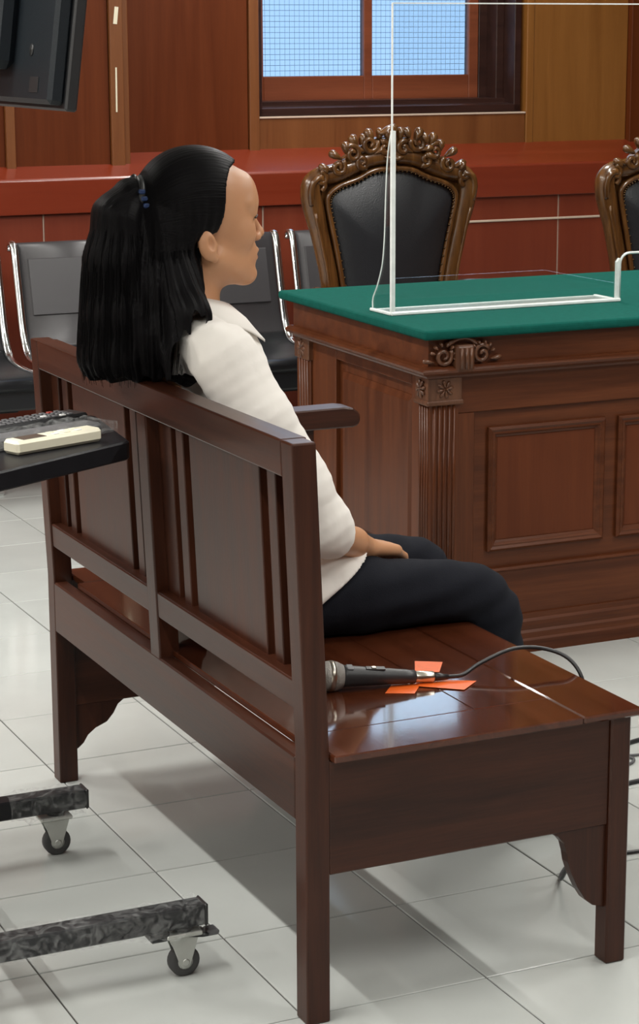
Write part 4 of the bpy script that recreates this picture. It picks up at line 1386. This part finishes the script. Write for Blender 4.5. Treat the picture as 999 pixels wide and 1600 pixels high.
for i, (pts, lb) in enumerate((([(1.02, -0.06), (1.05, -0.02), (1.07, 0.03), (1.10, 0.06), (1.30, 0.30), (1.36, 0.345), (1.55, 0.36), (1.9, 0.40), (2.6, 0.3), (3.6, 0.45)], 'black cable on the floor passing behind the front leg'),
                              ([(1.42, 0.44), (1.455, 0.455), (1.47, 0.475), (1.462, 0.50), (1.5, 0.49), (1.7, 0.47), (2.0, 0.55), (2.8, 0.5), (3.8, 0.62)], 'thin grey cable loop on the floor near the right picture edge'),
                              ([(1.50, 0.56), (1.56, 0.575), (1.7, 0.60), (1.95, 0.66), (2.7, 0.75), (3.7, 0.8)], 'black cable furthest back on the floor at the right edge'))):
    c = tube('floor_cable', catmull([(x, y, 0.004) for x, y in pts], 6), (0.0055, 0.003, 0.0055)[i], ('black_plastic', 'key_grey', 'black_plastic')[i], None, 7)
    tag(c, lb, 'cable')


def tape_piece(name, pts, z, label):
    o = prism(name, pts, 'z', z, z + 0.0004, 'orange_tape', None)
    return tag(o, label, 'tape', 'orange tape pieces under the microphone')


tape_piece('orange_tape', [(0.572, -0.131), (0.614, -0.080), (0.664, -0.092), (0.616, -0.153)], SEAT + 0.0008, 'orange tape piece left of the microphone plug, nearest the bench back')
tape_piece('orange_tape', [(0.655, -0.082), (0.742, -0.137), (0.699, -0.172), (0.640, -0.122)], SEAT + 0.0014, 'orange tape piece pointing to the seat front, beside glare')
tape_piece('orange_tape', [(0.671, -0.048), (0.703, 0.014), (0.744, -0.012), (0.711, -0.062)], SEAT + 0.0008, 'orange tape piece behind the silver microphone plug')

# ------------------------------------------------------------------ seated woman
person = thing('person', 'woman in white shirt and black trousers seated on the wooden bench, hands in lap', 'person', (0.55, 0.35, SEAT))
HO = (0.455, 0.35, 1.20)          # head centre
YM = 0.35


def H(x, y, z):
    return (HO[0] + x, HO[1] + y, HO[2] + z)


def mirror(p):
    return (p[0], 2 * YM - p[1], p[2])


body = Field(axis_pts((0.34, 0.40, 0.006), (0.40, 0.585, 0.0022), (0.585, 0.70, 0.005), (0.70, 0.87, 0.003), (0.87, 1.16, 0.007)),
             axis_pts((0.06, 0.22, 0.005), (0.22, 0.48, 0.0024), (0.48, 0.64, 0.006)),
             axis_pts((-0.01, 0.53, 0.008), (0.53, 0.66, 0.003), (0.66, 1.04, 0.008), (1.04, 1.33, 0.0022)))
# head
body.ell(H(-0.012, 0, 0.028), (0.096, 0.073, 0.080), 0.01)
body.ell(H(0.028, 0, -0.030), (0.059, 0.058, 0.085), 0.03)
body.ell(H(0.040, 0, -0.082), (0.046, 0.042, 0.036), 0.025)
body.ell(H(0.078, 0, -0.104), (0.017, 0.020, 0.015), 0.016)
for s in (-1, 1):
    body.cone(H(-0.002, s * 0.050, -0.070), H(0.070, s * 0.016, -0.106), 0.017, 0.013, 0.025)
    body.ell(H(0.052, s * 0.040, -0.030), (0.026, 0.019, 0.024), 0.022)
    body.ell(H(0.080, s * 0.012, -0.066), (0.012, 0.020, 0.020), 0.014)
    body.ell(H(0.090, s * 0.030, 0.004), (0.013, 0.016, 0.011), 0.012, sub=True)
    body.ell(H(0.0700, s * 0.030, 0.003), (0.0138, 0.0165, 0.0120), 0.004)
    body.cone(H(0.081, s * 0.012, 0.021), H(0.064, s * 0.046, 0.021), 0.008, 0.006, 0.014)
    # ear
    er = Matrix.Rotation(-0.2, 3, 'Y')
    body.ell(H(-0.025, s * 0.076, -0.045), (0.0165, 0.010, 0.027), 0.006, rot=er)
    body.ell(H(-0.020, s * 0.088, -0.041), (0.0085, 0.010, 0.0135), 0.002, sub=True, rot=er)
    body.ell(H(-0.011, s * 0.074, -0.046), (0.005, 0.006, 0.007), 0.004)
    body.ell(H(-0.012, s * 0.073, -0.067), (0.008, 0.006, 0.009), 0.005)
body.ell(H(0.072, 0, 0.035), (0.018, 0.040, 0.035), 0.03)
body.cone(H(0.081, 0, 0.010), H(0.103, 0, -0.030), 0.0060, 0.0088, 0.010)
body.ell(H(0.1035, 0, -0.0335), (0.0095, 0.0095, 0.0085), 0.006)
for s in (-1, 1):
    body.ell(H(0.0945, s * 0.0115, -0.039), (0.0095, 0.0065, 0.0075), 0.005)
    body.ell(H(0.0985, s * 0.0065, -0.0455), (0.0045, 0.0035, 0.003), 0.002, sub=True)
body.ell(H(0.0905, 0, -0.0625), (0.0105, 0.021, 0.0065), 0.006)
body.ell(H(0.0890, 0, -0.0760), (0.0105, 0.018, 0.0070), 0.006)
body.ell(H(0.1000, 0, -0.0690), (0.010, 0.022, 0.0012), 0.002, sub=True)
body.ell(H(0.0960, 0, -0.0885), (0.008, 0.020, 0.005), 0.008, sub=True)
# neck, torso
body.cone(H(-0.018, 0, -0.085), H(-0.045, 0, -0.215), 0.049, 0.054, 0.022)
body.chain([((0.412, 0.35, 1.0), 0.06), ((0.45, 0.35, 0.86), 0.085), ((0.49, 0.35, 0.66), 0.085), ((0.50, 0.35, 0.55), 0.085)], 0.04, sy=1.3)
body.cone((0.415, 0.21, 0.972), (0.415, 0.49, 0.972), 0.038, 0.038, 0.04)
arm_r = [((0.415, 0.175, 0.968), 0.045), ((0.47, 0.135, 0.85), 0.040), ((0.565, 0.118, 0.668), 0.032), ((0.620, 0.163, 0.642), 0.0295), ((0.680, 0.213, 0.615), 0.027), ((0.722, 0.250, 0.594), 0.0215)]
body.chain(arm_r, 0.01)
body.chain([(mirror(p), r_) for p, r_ in arm_r], 0.01)
# legs
for s in (-1, 1):
    yl = YM + s * 0.112
    body.chain([((0.51, yl, 0.522), 0.066), ((0.93, YM + s * 0.117, 0.487), 0.036), ((0.980, YM + s * 0.117, 0.44), 0.036), ((0.985, YM + s * 0.115, 0.10), 0.030)], 0.015)
    body.cone((0.985, YM + s * 0.115, 0.055), (1.095, YM + s * 0.125, 0.030), 0.030, 0.020, 0.02)


def hand(fx, off):
    """right hand on the lap; fx maps a point (mirrors for the other hand)"""
    o = Vector(off)
    wr = Vector((0.722, 0.250, 0.594))
    f = Vector((0.80, 0.55, -0.22)).normalized()
    l_ = (Vector((-0.62, 0.78, 0.10)) - f * Vector((-0.62, 0.78, 0.10)).dot(f)).normalized()
    nrm = l_.cross(f)
    nrm = nrm if nrm.z > 0 else -nrm
    kn = wr + f * 0.078

    def a(v):
        return fx(tuple(v + o))
    for t_, r_ in ((-0.024, 0.0115), (-0.008, 0.0125), (0.008, 0.0128), (0.024, 0.012)):
        body.cone(a(wr + l_ * t_ * 0.6 + f * 0.004), a(kn + l_ * t_), 0.0135, r_, 0.009)
    for t_, L1, r_ in ((0.026, 0.040, 0.0085), (0.009, 0.045, 0.0088), (-0.009, 0.042, 0.0084), (-0.026, 0.033, 0.0075)):
        b0 = kn + l_ * t_
        b1 = b0 + (f * 0.93 - nrm * 0.30).normalized() * L1
        b2 = b1 + (f * 0.70 - nrm * 0.72).normalized() * (L1 * 0.62)
        b3 = b2 + (f * 0.45 - nrm * 0.90).normalized() * (L1 * 0.45)
        body.chain([(a(b0), r_ * 1.1), (a(b1), r_), (a(b2), r_ * 0.9), (a(b3), r_ * 0.78)], 0.0035)
    th0 = wr + f * 0.022 + l_ * 0.020
    th1 = th0 + (f * 0.62 + l_ * 0.75 - nrm * 0.1).normalized() * 0.038
    th2 = th1 + (f * 0.92 + l_ * 0.32 - nrm * 0.2).normalized() * 0.028
    th3 = th2 + (f * 0.95 + l_ * 0.1 - nrm * 0.3).normalized() * 0.020
    body.chain([(a(th0), 0.014), (a(th1), 0.0105), (a(th2), 0.0095), (a(th3), 0.0078)], 0.005)


hand(lambda p: p, (0, 0, 0))
hand(mirror, (-0.012, 0.0, -0.016))
bo = field_obj('body', body, ['skin', 'lip'], person)
me = bo.data
off = Vector(person.location)
nv = len(me.vertices)
co = np.empty(nv * 3, np.float32)
me.vertices.foreach_get('co', co)
co = co.reshape(-1, 3) + np.array(off)
npoly = len(me.polygons)
pc = np.empty(npoly * 3, np.float32)
me.polygons.foreach_get('center', pc)
pc = pc.reshape(-1, 3) + np.array(off)
q = ((pc[:, 0] - HO[0] - 0.094) / 0.014) ** 2 + ((pc[:, 1] - YM) / 0.021) ** 2 + ((pc[:, 2] - HO[2] + 0.0692) / 0.0125) ** 2
mi = (q < 1).astype(np.int32)
me.polygons.foreach_set('material_index', mi)
# eyes: brows and lashes
for s in (-1, 1):
    tube('eyebrow', catmull([H(0.0900, s * 0.014, 0.022), H(0.0865, s * 0.027, 0.027), H(0.0745, s * 0.043, 0.026), H(0.0625, s * 0.053, 0.020)], 4), [0.0022] * 8 + [0.0016] * 4 + [0.0008], 'brow_hair', person, 6, flat=1.6)
    tube('eyelashes', catmull([H(0.0830, s * 0.018, -0.001), H(0.0872, s * 0.028, 0.001), H(0.0850, s * 0.038, 0.0), H(0.0775, s * 0.0475, -0.003)], 4), 0.0017, 'brow_hair', person, 6)


def folds(X, Y, Z, amp, seed=0):
    r_ = np.random.default_rng(seed)
    out_ = 0
    for i in range(7):
        k = r_.normal(0, 1, 3) * (28 + 14 * i)
        out_ = out_ + np.sin(X * k[0] + Y * k[1] + Z * k[2] + r_.uniform(0, 6.28)) / (1 + 0.55 * i)
    return (out_ * amp / 2.2).astype(np.float32)


# trousers
tr = Field(axis_pts((0.34, 1.08, 0.005)), axis_pts((0.10, 0.60, 0.005)), axis_pts((0.05, 0.66, 0.005)))
tr.ell((0.505, YM, 0.545), (0.140, 0.185, 0.100), 0.02)
for s in (-1, 1):
    tr.chain([((0.50, YM + s * 0.100, 0.525), 0.083), ((0.70, YM + s * 0.112, 0.510), 0.070), ((0.89, YM + s * 0.118, 0.496), 0.055), ((0.945, YM + s * 0.118, 0.482), 0.054)], 0.02)
    tr.chain([((0.945, YM + s * 0.118, 0.482), 0.054), ((0.978, YM + s * 0.118, 0.440), 0.055), ((0.990, YM + s * 0.118, 0.28), 0.060), ((0.992, YM + s * 0.118, 0.075), 0.062)], 0.02)
sl, g = tr.region((0, 0, 0), (2, 2, 2))
tr.f += folds(g[0], g[1], g[2], 0.0013, 4)
# drag lines from the hip to the knee
tr.f += (0.0016 * np.sin((g[2] - 0.25 * (g[0] - 0.6)) * 130 + 3 * np.sin(g[0] * 9)) * np.clip((g[0] - 0.55) * 4, 0, 1)).astype(np.float32)
# rest flat on the seat
tr.f = np.maximum(tr.f, np.where((g[0] < 0.925), (SEAT + 0.0015) - g[2], -1.0).astype(np.float32))
tr.f = np.maximum(tr.f, np.where((g[2] < SEAT + 0.0), 0.9215 - g[0], -1.0).astype(np.float32))
tr.f = np.maximum(tr.f, (0.075 - g[2]).astype(np.float32))
field_obj('trousers', tr, 'trouser_navy', person)
# shirt
sh = Field(axis_pts((0.33, 0.76, 0.004)), axis_pts((0.045, 0.655, 0.004)), axis_pts((0.46, 1.08, 0.004)))
sh.ell((0.468, YM, 0.850), (0.102, 0.160, 0.190), 0.02)
sh.ell((0.500, YM, 0.680), (0.128, 0.158, 0.165), 0.05)
sh.ell((0.505, YM, 0.575), (0.148, 0.193, 0.125), 0.05)
sh.cone((0.415, 0.195, 0.978), (0.415, 0.505, 0.978), 0.052, 0.052, 0.05)
sh.cone((0.408, YM, 0.985), (0.408, YM, 1.008), 0.060, 0.056, 0.05)
for s in (-1, 1):
    sh.cone((0.405, YM + s * 0.03, 1.016), (0.410, YM + s * 0.15, 0.982), 0.030, 0.042, 0.03)
    sh.chain([((0.50, YM + s * 0.100, 0.532), 0.096), ((0.72, YM + s * 0.112, 0.517), 0.087)], 0.03)
sleeve = [((0.418, 0.172, 0.970), 0.061), ((0.462, 0.140, 0.868), 0.060), ((0.528, 0.118, 0.748), 0.055), ((0.566, 0.116, 0.680), 0.054), ((0.598, 0.136, 0.658), 0.049)]
sh.chain(sleeve, 0.018)
sh.chain([(mirror(p), r_) for p, r_ in sleeve], 0.018)
sl, g = sh.region((0, 0, 0), (2, 2, 2))
sh.f += folds(g[0], g[1], g[2], 0.0042, 2)
sh.f += folds(g[0] * 2.1, g[1] * 2.1, g[2] * 1.3, 0.0008, 12)
# hem: cut by a sloping plane, kept up and towards the back
sh.f = np.maximum(sh.f, (0.577 * (g[0] - 0.698) - 0.816 * (g[2] - 0.597) + 0.006 * np.sin(g[1] * 60)).astype(np.float32))
# cuffs: cut the sleeves at right angles to the forearms
fd = Vector((0.118, 0.100, -0.045)).normalized()
for s in (-1, 1):
    pl = fd.x * (g[0] - 0.600) + (fd.y * (g[1] - 0.135) if s < 0 else -fd.y * (g[1] - 0.565)) + fd.z * (g[2] - 0.660)
    near = np.sqrt((g[0] - 0.605) ** 2 + (g[1] - (0.15 if s < 0 else 0.55)) ** 2 + (g[2] - 0.655) ** 2) - 0.075
    arm_only = np.maximum(near, np.where(s * (g[1] - YM) > 0.14, -1.0, 1.0))
    sh.f = np.where((pl > 0) & (arm_only < 0) & (g[2] > 0.612), np.maximum(sh.f, pl), sh.f).astype(np.float32)
# stays above the seat and behind the back rail
sh.f = np.maximum(sh.f, (0.362 - g[0]).astype(np.float32))
# neck opening
sl2, g2 = sh.region((0.3, 0.2, 1.0), (0.6, 0.5, 1.2))
sh.cone((0.420, YM, 1.02), (0.455, YM, 1.12), 0.050, 0.075, 0.004, sub=True)
field_obj('shirt', sh, 'shirt_cotton', person)
# collar: folded band round the neck, points on the chest
tabs = [(0.496, 0.016, 1.034, 0.552, 0.040, 0.980), (0.486, 0.036, 1.043, 0.528, 0.074, 0.992), (0.460, 0.053, 1.052, 0.490, 0.098, 1.012),
        (0.425, 0.059, 1.060, 0.430, 0.104, 1.030), (0.385, 0.048, 1.068, 0.362, 0.080, 1.042), (0.366, 0.0, 1.072, 0.338, 0.0, 1.046)]
full = [(a_[0], YM - a_[1], a_[2], a_[3], YM - a_[4], a_[5]) for a_ in tabs] + [(a_[0], YM + a_[1], a_[2], a_[3], YM + a_[4], a_[5]) for a_ in tabs[-2::-1]]
nk = catmull([q_[:3] for q_ in full], 4)
lw_ = catmull([q_[3:] for q_ in full], 4)
V, F = [], []
for a_, b_ in zip(nk, lw_):
    m_ = (a_ + b_) / 2 + Vector((0, 0, 0.008))
    V += [a_ - Vector((0, 0, 0.02)), a_ + Vector((0, 0, 0.004)), m_, b_, b_ - Vector((0, 0, 0.005)), m_ - Vector((0, 0, 0.008))]
nc = len(nk) - 1
for i in range(nc):
    for j in range(6):
        F.append((i * 6 + j, i * 6 + (j + 1) % 6, i * 6 + 6 + (j + 1) % 6, i * 6 + 6 + j))
F += [tuple(range(6)), tuple(nc * 6 + j for j in range(6))]
from_data('collar', V, F, 'shirt_cotton', person, True)

# hair
hr = Field(axis_pts((0.19, 0.55, 0.003)), axis_pts((0.20, 0.50, 0.003)), axis_pts((0.885, 1.345, 0.003)))
hr.ell(H(-0.020, 0, 0.034), (0.106, 0.086, 0.090), 0.01)
hr.ell(H(-0.058, 0, -0.010), (0.068, 0.082, 0.085), 0.03)
# face and neck side cut away along the hairline
sl, g = hr.region((0, 0, 0), (2, 2, 2))
zk = [0.80, 1.05, 1.115, 1.150, 1.162, 1.170, 1.178, 1.215, 1.245, 1.265, 1.285, 1.305, 1.32]
xk = [0.36, 0.385, 0.396, 0.400, 0.406, 0.430, 0.456, 0.462, 0.464, 0.468, 0.480, 0.504, 0.55]
hl = np.interp(g[2], zk, xk).astype(np.float32)
mid = np.clip(1 - np.abs(g[1] - YM) / 0.06, 0, 1) * 0.022
hr.f = np.maximum(hr.f, ((g[0] - hl - mid) * 0.8).astype(np.float32))
# loose hair down the back
hr.chain([((0.368, 0.347, 1.165), 0.066), ((0.360, 0.342, 1.08), 0.078), ((0.352, 0.335, 1.00), 0.080), ((0.350, 0.330, 0.945), 0.068)], 0.02, sy=1.12)
# gathered tail
hr.chain([((0.352, YM, 1.246), 0.026), ((0.318, YM, 1.240), 0.028), ((0.296, YM, 1.205), 0.044), ((0.290, YM, 1.13), 0.054), ((0.290, YM, 1.04), 0.062), ((0.287, YM, 0.965), 0.064), ((0.292, YM, 0.945), 0.058)], 0.012, sy=1.25)
# nape strand over the shoulder
hr.chain([((0.382, 0.284, 1.11), 0.026), ((0.378, 0.240, 1.04), 0.036), ((0.362, 0.222, 0.97), 0.034), ((0.352, 0.215, 0.935), 0.026)], 0.02)
ang = np.arctan2(g[1] - YM, g[0] - 0.36)
hr.f += (0.0018 * np.sin(ang * 46 + g[2] * 9) + 0.0016 * np.sin(ang * 23 - g[2] * 14 + 1.0)).astype(np.float32) * np.clip((1.25 - g[2]) * 8, 0, 1)
# ends just above the top rail, ragged
hr.f = np.maximum(hr.f, (0.929 + 0.006 * np.sin(ang * 17) - g[2]).astype(np.float32))
ho = field_obj('hair', hr, 'hair', person)


def strand_attr(o):
    me_ = o.data
    c_ = np.empty(len(me_.vertices) * 3, np.float32)
    me_.vertices.foreach_get('co', c_)
    c_ = c_.reshape(-1, 3) + np.array(person.location)
    w_ = np.clip((c_[:, 2] - 1.13) / 0.07, 0, 1) * np.clip((c_[:, 0] - 0.325) / 0.02, 0, 1)
    w_ = w_ * w_ * (3 - 2 * w_)
    u1 = np.arctan2(c_[:, 1] - YM, c_[:, 2] - 1.17) * 0.11
    u2 = np.arctan2(c_[:, 1] - YM, c_[:, 0] - 0.36) * 0.10
    u2 = np.where(c_[:, 0] < 0.345, (c_[:, 1] - YM) * 1.1 + 3.0, u2)
    uu = u1 * w_ + u2 * (1 - w_)
    vv_ = c_[:, 0] * w_ + c_[:, 2] * (1 - w_)
    at_ = me_.attributes.new('strand', 'FLOAT_VECTOR', 'POINT')
    at_.data.foreach_set('vector', np.stack([uu, vv_, np.zeros_like(uu)], 1).astype(np.float32).ravel())


strand_attr(ho)
# loose strands
v, f = [], []
rs = random.Random(11)


def strand(stations, th, jit, r_):
    path = []
    for (c, rad, sy) in stations:
        path.append(Vector((c[0] + math.cos(th) * rad * jit, c[1] + math.sin(th) * rad * sy * jit, c[2])))
    path = catmull(path, 4)
    tube_data(path, [r_ * (1 - 0.6 * i / len(path)) for i in range(len(path))], 3, v, f)


for i in range(240):
    th = rs.uniform(0, 2 * math.pi)
    e = rs.uniform(-0.02, 0.012)
    strand([((0.300, YM, 1.225), 0.036, 1.2), ((0.292, YM, 1.14), 0.055, 1.25), ((0.290, YM, 1.04), 0.0635, 1.25), ((0.287, YM, 0.97), 0.0655, 1.25), ((0.290, YM, 0.935 + e), 0.060, 1.25)], th, rs.uniform(0.99, 1.05), 0.0006)
for i in range(240):
    th = rs.uniform(-2.2, 2.2)
    e = rs.uniform(-0.008, 0.012)
    strand([((0.366, 0.345, 1.15), 0.070, 1.12), ((0.360, 0.342, 1.08), 0.079, 1.12), ((0.352, 0.335, 1.00), 0.081, 1.12), ((0.350, 0.330, 0.938 + e), 0.068, 1.12)], th, rs.uniform(0.99, 1.04), 0.0006)
hs_ = from_data('loose_strands', v, f, 'hair', person, True, fix=False)
hs_['kind'] = 'stuff'
strand_attr(hs_)
# hair clip at the gathered tail
cl = []
for i in range(15):
    a = math.radians(20 + 320 * i / 14)
    cl.append(Vector((0.325 + 0.006 * math.cos(a), YM + 0.037 * math.sin(a), 1.240 + 0.033 * math.cos(a))))
tube('hair_tie', cl, 0.006, 'shoe_black', person, 8)
for k in range(4):
    box('clip_glint', (0.318 + 0.004 * k, YM - 0.045, 1.245 - 0.012 * k), (0.330 + 0.004 * k, YM - 0.036, 1.253 - 0.012 * k), 'glint_blue', person, 0.002)  # blue blocks paint the bluish glint on the dark clip
# shoes
for s in (-1, 1):
    yl = YM + s * 0.118
    sf = Field(axis_pts((0.92, 1.18, 0.005)), axis_pts((yl - 0.07, yl + 0.07, 0.005)), axis_pts((-0.02, 0.14, 0.005)))
    sf.cone((0.975, yl, 0.05), (1.10, yl + s * 0.012, 0.030), 0.040, 0.034, 0.01)
    sf.ell((0.975, yl, 0.07), (0.045, 0.040, 0.04), 0.02)
    q_, g = sf.region((0, 0, -1), (2, 2, 2))
    sf.f = np.maximum(sf.f, (0.001 - g[2]).astype(np.float32))
    field_obj('shoe', sf, 'shoe_black', person)
